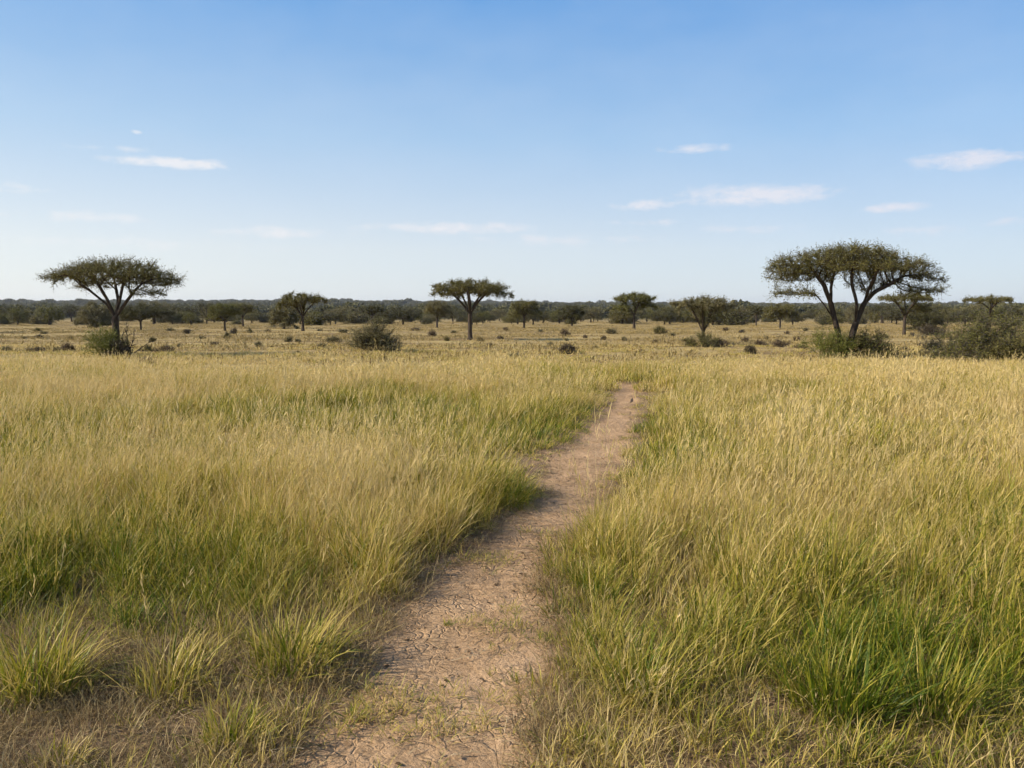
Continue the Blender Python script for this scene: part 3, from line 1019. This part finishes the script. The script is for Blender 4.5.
# ---- middle-distance acacias
def mid_tree(px, py, w, top, th, label, seed, leaf=None, bark=None, low=None, fork=.35, stems=3, tr=.034, n=230, dx=0, name='acacia_tree', group=G_TREES, dome=.22, lean=0):
    t = TreeFrame(px, py); g = np.random.default_rng(seed)
    k = t.k; sc = w * k / 3.0                      # crown half width relative to 3 m
    pads = [t.pad(dx, top - 2.0, w * .96, th, th * dome * 2, n)]
    for (ldx, ltop, lw_, lth, ln) in (low or []): pads.append(t.pad(ldx, ltop, lw_, lth, lth * .6, ln))
    att = canopy(g, pads, cut=.20)
    f = top * fork
    polys = [[t.p(0, -1), t.p(lean * .5, f * .5), t.p(lean, f)]]
    for s in range(stems):
        a = s / stems * 6.28 + seed
        polys.append([t.p(lean, f), t.p(lean + w * .2 * math.cos(a), f + (top - th - f) * .5, w * .2 * math.sin(a)), t.p(lean + dx * .5 + w * .48 * math.cos(a), top - th * 1.05, w * .48 * math.sin(a))])
    polys.append([t.p(lean, f), t.p(lean + dx * .3 + 1, (f + top - th) * .5, 1), t.p(lean + dx * .5 - 1, top - th * 1.05)])
    e = make_tree(name, t.loc, polys, att, top * tr * k, max(.012, .25 * k), max(.18, 1.4 * k), 9, max(.3, 2.4 * k), leaf or M_leaf, bark or M_bark, seed,
                  ntw=8, tw=max(.4, 3.8 * k), nl=9, ls=max(.11, 1.2 * k), thr=max(.03, .62 * k), limbs=False, sides=6, up=.12, zmin=(f + (top - th - f) * (.25 if low else .5)) * k if name == 'acacia_tree' and th < 14 else -9)
    tag(e, label, 'tree', group)
    return e


mid_tree(470, 340, 40, 61, 13, 'flat-topped acacia in the centre, tallest tree between the two big ones', 21, low=[(-20, 49, 20, 7, 60), (24, 49, 18, 7, 60), (0, 53, 26, 8, 90)], fork=.42, stems=5, n=420, tr=.034)
mid_tree(303, 331, 23, 39, 11, 'acacia with a rounded flat crown and clear forked trunk left of the green bush', 22, stems=4, low=[(-14, 30, 12, 8, 40)])
mid_tree(524, 328, 15, 29, 9, 'small round-topped acacia just right of the centre acacia', 23, M_leaf, M_bark, [(-9, 20, 8, 8, 40), (9, 20, 8, 8, 40)])
mid_tree(634, 329, 21, 37, 9, 'umbrella acacia with a bare trunk rising beyond the end of the path', 24, M_leafgreen, M_bark, [(12, 28, 10, 8, 40), (-12, 26, 9, 9, 40)])
mid_tree(703, 345, 31, 49, 11, 'vase-shaped grey-green acacia with brush round its foot', 25, M_leafgrey, M_bark, [(14, 41, 15, 8, 60), (-14, 41, 14, 8, 50)], fork=.24, stems=7, tr=.032)
mid_tree(780, 329, 16, 26, 9, 'small acacia seen under the left boughs of the largest acacia', 26, M_leaf, M_barkpale, [(-10, 18, 8, 8, 30), (10, 18, 8, 8, 30)])
mid_tree(904, 335, 27, 43, 9, 'acacia standing behind and right of the two-stemmed acacia', 27, M_leaf, M_bark, [(14, 30, 14, 10, 60)], fork=.4, stems=4)
mid_tree(989, 332, 23, 37, 6, 'flat acacia rising above the large bush on the right', 28, M_leaf, M_bark, fork=.6)
mid_tree(225, 331, 16, 29, 12, 'olive acacia with a low drooping crown right of the left acacia', 29, M_leafgreen, M_bark, [(-8, 20, 10, 12, 60)])
mid_tree(243, 327, 11, 25, 8, 'slim dark acacia close beside the olive acacia', 30, M_leaf, M_bark)
mid_tree(372, 325, 13, 21, 7, 'dark-crowned acacia in the treeline right behind the green bush', 31, M_leafwood, M_bark)
mid_tree(437, 328, 14, 28, 11, 'pale grey acacia standing half behind the centre acacia', 32, M_leafgrey, M_bark, [(8, 18, 8, 8, 30)])
mid_tree(141, 330, 28, 26, 12, 'broad dark acacia behind the bare branches of the left acacia', 33, M_leafwood, M_bark, [(20, 22, 14, 7, 50), (-12, 18, 14, 8, 50)])
mid_tree(97, 328, 19, 27, 20, 'wide bushy acacia behind the trunk of the left acacia', 34, M_leafgrey, M_bark, [(-8, 16, 13, 13, 80), (8, 15, 13, 13, 80)])
mid_tree(284, 329, 15, 25, 16, 'dense rounded thorn tree touching the left of the rounded flat crown', 35, M_leafgrey, M_bark, [(0, 14, 14, 12, 90)])
mid_tree(925, 332, 18, 25, 18, 'dense dark thorn tree at the right of the acacia behind the two-stemmed one', 36, M_leafwood, M_bark, [(2, 14, 18, 12, 90)])
mid_tree(572, 326, 15, 22, 13, 'dark broad-crowned tree in the treeline midway between the two small umbrellas', 37, M_leafwood, M_bark, [(0, 12, 14, 9, 60)])
mid_tree(756, 326, 7, 21, 5, 'tiny dark flat-topped acacia breaking the skyline left of the small acacia', 38, M_leafwood, M_bark)
mid_tree(-44, 333, 24, 38, 12, 'acacia at the left outside the photograph that shades the plain', 39, M_leaf, M_bark)


# ------------------------------------------------------------------ shrubs
def shrub_meshes(w, h, nst, leaf_n, ls, seed, spread=1.0, bare=.35, stem_r=.012, droop=.0, low=0.0, nsub=3):
    """many arching stems from one foot, leafy towards the ends"""
    g = np.random.default_rng(seed); st = Acc(); lf = Acc()
    P, par, r = [np.zeros(3)], [-1], [stem_r * 2]
    segs = 7

    def run(p, d, L, rad, n, parent):
        for k in range(n):
            d = d + g.normal(0, .13, 3) + np.array([0, 0, -droop * (k / n)]); d /= np.linalg.norm(d)
            p = p + d * L / n
            P.append(p); par.append(parent); r.append(rad * (1 - .8 * k / n)); parent = len(P) - 1
            yield parent, p, d
    for i in range(nst):
        a = g.uniform(0, 6.283); u = g.random() ** .6 * spread
        tgt = np.array([math.cos(a) * w * u, math.sin(a) * w * u, h * (math.sqrt(max(0, 1 - (u / max(spread, 1)) ** 2)) * (.75 + .35 * g.random()) + low)])
        base = np.array([math.cos(a), math.sin(a), 0]) * w * .10 * g.random()
        P.append(base); par.append(0); r.append(stem_r); b = len(P) - 1
        L = np.linalg.norm(tgt) * 1.03; d = tgt / np.linalg.norm(tgt) + np.array([0, 0, .25 * droop]); d /= np.linalg.norm(d)
        nodes = list(run(base, d, L, stem_r, segs, b))
        for (pi, p, dd) in nodes[2:]:
            for _ in range(nsub if g.random() < .8 else 1):
                nd = dd + g.normal(0, .55, 3); nd /= np.linalg.norm(nd)
                list(run(p, nd, L * g.uniform(.12, .32), stem_r * .45, 3, pi))
    P = np.array(P); par = np.array(par); r = np.array(r)
    P[:, 2] = np.maximum(P[:, 2], -.02)
    kids = [[] for _ in P]
    for i, p in enumerate(par):
        if p >= 0: kids[p].append(i)
    par2 = par.copy()
    tubes(P, par2, r, kids, lambda a, b: st, 5)
    R_ = np.linalg.norm(P / np.array([w, w, h]), axis=1)
    ids = (R_ > bare) & (par >= 0) & (r < stem_r * .95)
    rr = np.where(ids, 0, 1.0)
    leaves_on(P, par, rr, .5, lf, 1, ls * 4.5, leaf_n, ls, g, .2, tacc=st)
    lf.v = [np.stack([v[:, 0], v[:, 1], np.maximum(v[:, 2], .01)], 1) for v in lf.v]
    return st.mesh('stems', True), lf.mesh('foliage')


def shrub(name, px, py, wpx, hpx, label, cat, seed, leaf, bark=None, group=None, **kw):
    v = at(px, py); k = v.y / F
    o = empty(name, v)
    s, f = shrub_meshes(wpx * k, hpx * k, kw.pop('nst', 26), kw.pop('leaf_n', 5), kw.pop('ls', .07), seed, **kw)
    link('stems', s, bark or M_bark, o); link('foliage', f, leaf, o)
    tag(o, label, cat, group)
    return o


G_B = 'leafy bushes on the plain'
shrub('bush', 374, 352, 22, 25, 'rounded olive bush standing alone left of the centre acacia', 'bush', 201, M_leafgrey, group=G_B, nst=46, leaf_n=6, ls=.09, bare=.45)
shrub('bush', 990, 361, 54, 44, 'large sprawling thorn bush at the right edge, widest on the plain', 'bush', 202, M_leafgreen, M_barkpale, group=G_B, nst=80, leaf_n=6, ls=.09, bare=.4, droop=.25)
shrub('bush', 1014, 364, 30, 22, 'low dark green bush in front of the sprawling bush at the right edge', 'bush', 203, M_leaf, group=G_B, nst=50, leaf_n=6, ls=.08, bare=.3)
shrub('bush', 945, 355, 34, 15, 'low grey twiggy bush spilling left from the sprawling right bush', 'bush', 204, M_leafgrey, M_barkpale, group=G_B, nst=40, leaf_n=3, ls=.07, bare=.3)
shrub('bush', 103, 357, 24, 23, 'spiky bright green brush at the left of the left acacia foot', 'bush', 205, M_brush_green, M_brush_green, group=G_B, nst=34, leaf_n=5, ls=.08, bare=.2, nsub=2, stem_r=.008)
shrub('bush', 119, 357, 14, 13, 'dark low brush hugging the right of the left acacia foot', 'bush', 206, M_dark, group=G_B, nst=30, leaf_n=4, ls=.07, bare=.2)
shrub('bare_sapling', 129, 356, 22, 28, 'nearly bare sapling with thin crooked branches beside the left acacia', 'sapling', 207, M_leafgrey, nst=9, leaf_n=1, ls=.06, bare=.75, stem_r=.03, nsub=2)
shrub('bush', 826, 358, 27, 27, 'fresh green brush leaning left from the foot of the two-stemmed acacia', 'bush', 208, M_brush_green, M_brush_green, group=G_B, nst=40, leaf_n=5, ls=.075, bare=.2, nsub=2, stem_r=.008)
shrub('bush', 868, 358, 30, 22, 'olive brush with arching twigs right of the two-stemmed acacia foot', 'bush', 209, M_leafgreen, group=G_B, nst=44, leaf_n=5, ls=.08, bare=.4, droop=.2)
shrub('bush', 703, 347, 18, 11, 'grey-green brush wrapped round the foot of the vase-shaped acacia', 'bush', 210, M_leafgreen, group=G_B, nst=26, leaf_n=4, ls=.075, bare=.3)
shrub('bush', 660, 334, 6, 6, 'small dark green bush between the bare-trunked and the vase-shaped acacia', 'bush', 211, M_leaf, group=G_B, nst=26, leaf_n=5, ls=.07, bare=.2)
shrub('bush', 930, 336, 14, 9, 'low dark bush under the dense dark thorn tree on the right', 'bush', 212, M_dark, group=G_B, nst=26, leaf_n=5, ls=.09, bare=.2)
shrub('dead_tussock', 146, 368, 7, 9, 'pointed dead grey tussock in the golden grass below the left acacia', 'tussock', 213, M_rust, M_barkpale, nst=30, leaf_n=2, ls=.04, bare=.2)
shrub('dead_tussock', 568, 354, 7, 6, 'dark brown twiggy tussock alone above the end of the path', 'tussock', 214, M_dark, nst=40, leaf_n=3, ls=.06, bare=.1)
shrub('termite_mound', 750, 354, 3, 5, 'small pointed dark mound in the grass right of the vase-shaped acacia', 'mound', 215, M_dark, nst=40, leaf_n=5, ls=.05, bare=.0)

# ---- many small shrubs dotted over the plain: every one a thing of its own, with the label that singles it out
KINDS = [('dark', M_dark), ('olive', M_leaf), ('reddish brown', M_rust), ('grey-green', M_leafgrey)]
PROTO = {}
for kn, km in KINDS:
    for v_ in range(2):
        PROTO[(kn, v_)] = [m_ for m_ in shrub_meshes(1.0, .62, 16, 3, .13, 300 + v_ * 10 + len(PROTO), bare=.15, stem_r=.02)]
LAND = [(114, 'wide left acacia'), (225, 'olive drooping acacia'), (303, 'rounded flat-crowned acacia'), (374, 'rounded olive bush'), (470, 'centre acacia'), (524, 'small round-topped acacia'),
        (572, 'brown twiggy tussock'), (634, 'bare-trunked umbrella acacia'), (703, 'vase-shaped acacia'), (780, 'small acacia under the boughs'), (843, 'two-stemmed acacia'), (904, 'acacia behind the two-stemmed one'), (985, 'large sprawling bush')]
SPOTS = [(6, 352, 6, 8), (57, 352, 5, 5), (68, 352, 7, 7), (37, 352, 9, 5), (17, 352, 4, 4), (148, 352, 9, 6), (166, 353, 10, 7), (38, 332, 5, 4), (44, 334, 4, 3), (72, 339, 4, 3), (40, 338, 6, 4), (25, 339, 5, 3),
         (153, 342, 5, 4), (188, 334, 6, 5), (202, 339, 5, 4), (227, 339, 4, 5), (234, 334, 4, 5), (170, 331, 4, 3), (289, 342, 5, 5), (298, 342, 4, 4), (258, 347, 5, 5), (272, 348, 3, 3), (298, 354, 2, 3), (322, 348, 7, 4),
         (343, 333, 8, 6), (334, 343, 8, 5), (399, 352, 4, 3), (390, 352, 7, 5), (385, 360, 2, 5), (362, 360, 2, 4), (415, 331, 7, 4), (432, 337, 5, 6), (428, 347, 3, 3), (447, 341, 4, 4), (454, 333, 5, 3), (480, 341, 5, 4),
         (540, 332, 4, 3), (565, 336, 5, 6), (566, 341, 4, 4), (515, 357, 6, 5), (540, 356, 4, 3), (506, 331, 5, 4), (585, 338, 3, 3), (604, 340, 4, 4), (611, 334, 6, 5), (624, 341, 3, 4), (641, 352, 3, 3), (687, 342, 8, 5), (726, 331, 5, 4),
         (741, 333, 6, 4), (766, 340, 4, 6), (787, 334, 4, 4), (797, 341, 4, 5), (806, 331, 3, 3), (745, 342, 8, 6), (760, 346, 9, 6), (720, 347, 9, 6), (780, 347, 9, 6), (800, 349, 8, 5), (912, 337, 3, 4), (885, 338, 4, 4), (920, 347, 8, 5), (905, 351, 8, 5), (880, 349, 9, 5),
         (250, 333, 4, 4), (268, 332, 4, 3), (320, 331, 4, 3), (352, 345, 4, 3), (490, 346, 4, 4), (500, 339, 4, 3), (550, 346, 4, 3), (596, 349, 3, 3), (655, 343, 3, 3), (672, 336, 5, 4), (958, 338, 5, 4), (215, 345, 5, 4), (180, 347, 4, 3)]
used = set()
G_S = 'small shrubs dotted over the plain'
g = np.random.default_rng(44)
for i, (px, py, wp, hp) in enumerate(SPOTS):
    lx, ln = min(LAND, key=lambda L: abs(L[0] - px))
    base_y = 356 if ln in ('wide left acacia', 'two-stemmed acacia', 'large sprawling bush') else 345
    dxp = px - lx
    side_ = ('just left of' if dxp > -14 else 'left of' if dxp > -32 else 'well left of') if dxp < -2 else ('just right of' if dxp < 14 else 'right of' if dxp < 32 else 'well right of') if dxp > 2 else 'beyond'
    depth = 'far out' if py < 336 else 'midway out' if py < 347 else 'by the tall grass'
    pref = 2 if (700 < px < 930 and 340 < py < 352) else int(g.choice([0, 1, 2, 2, 3, 3]))
    for k in range(4):
        kn, km = KINDS[(pref + k) % 4]
        size = 'tiny' if wp <= 4 else 'low' if hp <= 5 else 'bushy'
        lab = f'{size} {kn} shrub {side_} the {ln}, {depth}'
        if lab not in used: break
    used.add(lab)
    v = at(px, py); kk = v.y / F
    o = empty('shrub', v, g.uniform(0, 6.28))
    s_m, f_m = PROTO[(kn, int(g.integers(0, 2)))]
    for nm, me_, mt in (('stems', s_m, M_bark), ('foliage', f_m, km)):
        link(nm, me_, mt, o)
    u_ = g.uniform(.55, .95); o.scale = (wp * kk * u_ * g.uniform(.8, 1.3), wp * kk * u_, hp * kk / .62 * u_ * g.uniform(.7, 1.0))
    tag(o, lab, 'shrub', G_S)

# ------------------------------------------------------------------ belt of trees at the end of the plain
BELT = []


def belt_proto(seed, w, h, th, lowfill, leaf):
    g = np.random.default_rng(seed)
    pads = [(0, 0, h, w, w, th, th * .7, 110)]
    if lowfill: pads += [(w * .40 * math.cos(a), w * .40 * math.sin(a), h * .66, w * .6, w * .6, h * .52, h * .12, 60) for a in (seed, seed + 2.1, seed + 4.2)]
    att = canopy(g, pads)
    polys = [[(0, 0, -.2), (.1, 0, h * .3)]] + [[(.1, 0, h * .3), (w * .4 * math.cos(a), w * .4 * math.sin(a), h * .62)] for a in (seed, seed + 2.1, seed + 4.2)]
    e = make_tree('thorn_tree', (0, 0, 0), polys, att, .2, .03, .4, 9, .6, leaf, M_bark, seed, ntw=5, tw=.9, nl=6, ls=.30, thr=.08, limbs=False, sides=5)
    return e


for j, (w_, h_, th_, lf_) in enumerate([(3.4, 4.6, 1.6, True), (3.9, 5.0, 1.5, True), (2.8, 5.2, 1.8, False), (3.2, 3.9, 1.8, True), (2.6, 4.4, 2.0, True), (4.2, 4.4, 1.4, True)]):
    BELT.append(belt_proto(410 + j * 3, w_, h_, th_, lf_, [M_leaf, M_leafgrey, M_leafwood, M_leaf, M_leafgreen, M_leafwood][j]))
first = [True] * len(BELT)
STRETCH = [(-200, 60, 'thorn tree in the dense belt at the far left behind the wide acacia'), (60, 210, 'thorn tree in the belt behind the wide left acacia and its right boughs'), (210, 300, 'thorn tree in the belt behind the olive drooping acacia'), (300, 425, 'thorn tree in the belt behind the rounded olive bush'),
           (425, 520, 'thorn tree in the belt behind the centre acacia'), (520, 620, 'thorn tree in the belt between the small round-topped and bare-trunked acacias'), (620, 735, 'thorn tree in the belt behind the vase-shaped acacia'),
           (735, 860, 'thorn tree in the belt seen through the boughs of the largest acacia'), (860, 1300, 'thorn tree in the belt at the far right above the sprawling bush')]
for i in range(200):
    px = -150 + (i + g.uniform(-1.5, 1.5)) * (1324 / 200)
    py = g.choice([325, 323.8, 322.8, 321.8, 321, 320.4]) + g.normal(0, .6)
    if px > 850: py += 1.2
    v = at(px, py)
    j = int(g.integers(0, len(BELT)))
    if first[j]: o = BELT[j]; first[j] = False
    else: o = copy_tree(BELT[j])
    o.location = v; o.rotation_euler.z = g.uniform(0, 6.28)
    s = g.uniform(.45, 1.05) * (.95 if px < 250 else .85)
    o.scale = (s * g.uniform(.9, 1.25), s * g.uniform(.9, 1.25), s)
    lab = next(l for a, b, l in STRETCH if a <= px < b)
    tag(o, lab, 'tree', lab.replace('thorn tree', 'thorn trees'))

bm = [shrub_meshes(1.0, .7, 26, 6, .22, 800 + k, bare=.1, stem_r=.03) for k in range(3)]
for i in range(70):
    px = -80 + (i + g.uniform(-1.2, 1.2)) * (1190 / 70)
    v = at(px, 321 + 4.5 * g.random() ** 1.5 + (1.2 if px > 850 else 0)); k_ = int(g.integers(0, 3))
    o = empty('thorn_bush', v, g.uniform(0, 6.28))
    link('stems', bm[k_][0], M_bark, o); link('foliage', bm[k_][1], (M_leafgrey, M_leafwood, M_leaf)[k_], o)
    r_ = g.uniform(.7, 2.0); o.scale = (r_ * g.uniform(1, 1.5), r_, r_ * g.uniform(.8, 1.2))
    lab = next(l for a, b, l in STRETCH if a <= px < b).replace('thorn tree in the', 'low thorn bush under the')
    tag(o, lab, 'bush', lab.replace('bush', 'bushes'))

# ------------------------------------------------------------------ far woodland: reads as one mass
def wood_proto(s):
    def f(a):
        g = np.random.default_rng(s)
        n = 420
        u = g.normal(0, 1, (n, 3)); u /= np.linalg.norm(u, axis=1)[:, None]
        rr = g.random((n, 1)) ** .4
        c = u * rr * np.array([1, 1, .42]) + np.array([0, 0, .62])
        lob = 1 + .25 * np.sin(3 * np.arctan2(u[:, 1], u[:, 0]) + s)
        c[:, :2] *= lob[:, None]
        c[:, 2] = np.where(c[:, 2] < .25, .25 + .3 * g.random(n), c[:, 2])
        ax = g.normal(0, 1, (n, 3)); ax[:, 2] *= .5; ax /= np.linalg.norm(ax, axis=1)[:, None]
        nr = g.normal(0, .6, (n, 3)) + [0, 0, 1]; sd = np.cross(ax, nr); sd /= np.linalg.norm(sd, axis=1)[:, None]
        l = g.uniform(.10, .22, (n, 1)); w = l * .7
        V = np.stack([c - ax * l, c + sd * w, c + ax * l, c - sd * w], 1).reshape(-1, 3)
        a.add(V, np.arange(n * 4).reshape(-1, 4), br=np.repeat(g.random(n), 4))
        tr = np.array([(-.04, -.04, -.1), (.04, -.04, -.1), (.04, .04, -.1), (-.04, .04, -.1), (-.03, -.03, .6), (.03, -.03, .6), (.03, .03, .6), (-.03, .03, .6)])
        a.add(tr, [[0, 1, 5, 4], [1, 2, 6, 5], [2, 3, 7, 6], [3, 0, 4, 7]], br=0)
    return f


C_wood = make_protos('woodland_trees', [wood_proto(i) for i in range(6)], M_leafwood)
xs, ys = [], []
for y0, y1, n in [(340, 600, 1900), (600, 1200, 4500), (1200, 2500, 8000)]:
    x, y = rand_pts(n, y0, y1, 40); xs.append(x); ys.append(y)
x, y = np.concatenate(xs), np.concatenate(ys)
# a few openings
keep = (fbm(x / 60, y / 60, 2, 55) > .36) | (y > 700)
x, y = x[keep], y[keep]; n = len(x)
sz = (1.5 + 3.0 * rng.random(n) ** 1.8 + 1.8 * (rng.random(n) > .96)) * (1 + .5 * sstep(500, 1500, y))
z = terrain(x, y) - .1
o = scatter('far_woodland', np.stack([x, y, z], 1), np.stack([0 * x, 0 * x, rng.uniform(0, 6.28, n)], 1), np.stack([sz, sz, sz * rng.uniform(1.0, 1.5, n)], 1), 0 * x, rng.integers(0, 6, n), C_wood)
tag(o, 'dark far-off woodland stretching to the skyline behind the thorn trees', 'woodland')

# ------------------------------------------------------------------ air
zt = float(Z.max()) + 14; zb = float(Z.min()) - 1
bx = [(x_, y_, z_) for z_ in (zb, zt) for x_, y_ in ((-4260, -360), (4260, -360), (4260, 6560), (-4260, 6560))]
me = bpy.data.meshes.new('haze'); me.from_pydata(bx, [], [(3, 2, 1, 0), (4, 5, 6, 7), (0, 1, 5, 4), (1, 2, 6, 5), (2, 3, 7, 6), (3, 0, 4, 7)])
mh, nh, _, lh = new_mat('haze_air')
pv = N(nh, 'ShaderNodeVolumePrincipled'); pv.inputs['Color'].default_value = (.86, .91, 1, 1); pv.inputs['Density'].default_value = 1.0e-4
pv.inputs['Anisotropy'].default_value = .2
oh = N(nh, 'ShaderNodeOutputMaterial'); lh.new(pv.outputs[0], oh.inputs['Volume'])
tag(link('haze', me, mh), kind='stuff')

# ------------------------------------------------------------------ light, sky, camera
SUN_EL, SUN_AZ = 34.0, -104.0                       # azimuth from the view direction (+Y), negative = left
sd = Vector((math.sin(R(SUN_AZ)) * math.cos(R(SUN_EL)), math.cos(R(SUN_AZ)) * math.cos(R(SUN_EL)), math.sin(R(SUN_EL))))
ld = bpy.data.lights.new('sun', 'SUN'); ld.energy = 5.0; ld.angle = R(.53); ld.color = (1, .90, .76)
lo = bpy.data.objects.new('sun', ld); COL.objects.link(lo)
lo.rotation_euler = sd.to_track_quat('Z', 'Y').to_euler()

w = bpy.data.worlds.new('World'); SC.world = w; w.cycles.sampling_method = 'MANUAL'; w.cycles.sample_map_resolution = 256; w.use_nodes = True
nt = w.node_tree; nt.nodes.clear(); lk = nt.links
sky = N(nt, 'ShaderNodeTexSky', sky_type='NISHITA', sun_disc=False)
sky.sun_elevation = R(SUN_EL); sky.sun_rotation = R(SUN_AZ)
sky.air_density = 1.0; sky.dust_density = .25; sky.ozone_density = 1.6; sky.altitude = 300
tc = N(nt, 'ShaderNodeTexCoord')
sx = N(nt, 'ShaderNodeSeparateXYZ'); lk.new(tc.outputs['Generated'], sx.inputs[0])
az = math_(nt, 'ARCTAN2', sx.outputs[0], sx.outputs[1]); el = math_(nt, 'ARCSINE', sx.outputs[2])
cv = N(nt, 'ShaderNodeCombineXYZ'); lk.new(az, cv.inputs[0]); lk.new(math_(nt, 'MULTIPLY', el, 2.2), cv.inputs[1])
n1 = N(nt, 'ShaderNodeTexNoise', i_Scale=30.0, i_Detail=9.0, i_Roughness=.68); lk.new(cv.outputs[0], n1.inputs['Vector'])
n2 = N(nt, 'ShaderNodeTexNoise', i_Scale=7.0, i_Detail=4.0); lk.new(cv.outputs[0], n2.inputs['Vector'])
nz = math_(nt, 'MULTIPLY_ADD', math_(nt, 'SUBTRACT', n1.outputs['Fac'], .5), 3.2, math_(nt, 'SUBTRACT', n2.outputs['Fac'], .5))
# cumulus shreds: (px, py, half width, half height, strength)
CL = [(174, 163, 60, 6, .85), (137, 132, 7, 2.5, .6), (8, 188, 30, 5, .5), (697, 149, 32, 4, .35), (645, 205, 36, 6, .7), (755, 195, 84, 11, .75), (640, 223, 46, 4, .4), (975, 159, 52, 9, .75), (886, 208, 36, 5, .65), (446, 228, 95, 7, .58), (280, 233, 70, 6, .42), (560, 240, 90, 6, .3), (60, 215, 70, 5, .3), (745, 229, 40, 4, .3), (900, 232, 60, 4, .25), (1010, 223, 30, 4, .35), (115, 149, 30, 3, .3), (150, 243, 80, 6, .2), (-160, 170, 90, 14, .7), (1180, 190, 80, 12, .7)]
tot = None
ce = N(nt, 'ShaderNodeCombineXYZ'); lk.new(az, ce.inputs[0]); lk.new(el, ce.inputs[1])
for px, py, hw, hh, st in CL:
    rx, vv = (px - W / 2) / F, (H / 2 - py) / F
    rz = vv * math.cos(PITCH) - math.sin(PITCH); ry = math.cos(PITCH) + vv * math.sin(PITCH)
    a0 = math.atan2(rx, ry); e0 = math.asin(rz / math.sqrt(rx * rx + ry * ry + rz * rz))
    va = N(nt, 'ShaderNodeVectorMath', operation='MULTIPLY_ADD')
    va.inputs[1].default_value = (F / hw, F / hh, 0); va.inputs[2].default_value = (-a0 * F / hw, -e0 * F / hh, 0)
    lk.new(ce.outputs[0], va.inputs[0])
    dt = N(nt, 'ShaderNodeVectorMath', operation='DOT_PRODUCT'); lk.new(va.outputs[0], dt.inputs[0]); lk.new(va.outputs[0], dt.inputs[1])
    m_ = math_(nt, 'MULTIPLY_ADD', dt.outputs['Value'], -st, st)
    tot = m_ if tot is None else math_(nt, 'MAXIMUM', tot, m_)
# the noise eats into the edges of each shred; nothing outside them
gate = math_(nt, 'MULTIPLY_ADD', tot, .6, .45, clamp=True)
tot = math_(nt, 'MULTIPLY', math_(nt, 'MULTIPLY', math_(nt, 'MULTIPLY_ADD', nz, .95, tot), gate), 1.15, clamp=True)
tot = math_(nt, 'MINIMUM', tot, .76)
# vapour in the lower air: paler low down and towards the sun's side
side_ = math_(nt, 'SUBTRACT', .5, math_(nt, 'MULTIPLY', az, .80), clamp=True)            # 1 on the left, 0 on the right
def air(stops):
    r_ = ramp(nt, [(p, tuple(v / 5 for v in c_)) for p, c_ in stops])
    lk.new(el, r_.inputs[0])
    n_ = N(nt, 'ShaderNodeVectorMath', operation='SCALE'); n_.inputs['Scale'].default_value = 4.7
    lk.new(r_.outputs[0], n_.inputs[0])
    return n_.outputs[0]
right_ = air([(0, (2.9, 3.5, 4.3)), (.07, (2.95, 3.5, 4.3)), (.2, (1.65, 2.85, 4.5)), (.37, (.56, 1.82, 4.15)), (.6, (.5, 1.3, 3.2)), (1, (.22, .65, 1.9))])
left_ = air([(0, (4.55, 4.7, 4.8)), (.07, (4.5, 4.65, 4.75)), (.2, (2.6, 3.6, 4.7)), (.37, (.72, 2.1, 4.35)), (.6, (.5, 1.3, 3.2)), (1, (.22, .65, 1.9))])
vap = mixc(nt, side_, right_, left_)
vap = mixc(nt, math_(nt, 'MULTIPLY_ADD', n2.outputs['Fac'], .35, -.10, clamp=True), vap, (3.6, 4.1, 4.8))
c = mixc(nt, .84, sky.outputs[0], vap)
c = mixc(nt, tot, c, mixc(nt, side_, (4.3, 4.25, 4.65), (5.0, 4.9, 4.9)))
bg = N(nt, 'ShaderNodeBackground', i_Strength=.135); lk.new(c, bg.inputs[0])
wo = N(nt, 'ShaderNodeOutputWorld'); lk.new(bg.outputs[0], wo.inputs[0])

cam = bpy.data.cameras.new('camera'); cam.sensor_width = 36; cam.lens = F / W * 36; cam.clip_end = 20000; cam.clip_start = .05
co = bpy.data.objects.new('camera', cam); COL.objects.link(co)
co.location = (0, 0, CAM_Z); co.rotation_euler = (math.pi / 2 - PITCH, 0, 0)
SC.camera = co

SC.render.engine = 'CYCLES'
SC.view_settings.view_transform = 'Standard'; SC.view_settings.look = 'None'
SC.view_settings.exposure = .5; SC.view_settings.gamma = 1
SC.cycles.max_bounces = 4; SC.cycles.diffuse_bounces = 2; SC.cycles.transmission_bounces = 3; SC.cycles.volume_bounces = 0; SC.cycles.glossy_bounces = 1; SC.cycles.transparent_max_bounces = 4
SC.cycles.use_adaptive_sampling = True; SC.cycles.adaptive_threshold = .04; SC.cycles.adaptive_min_samples = 16
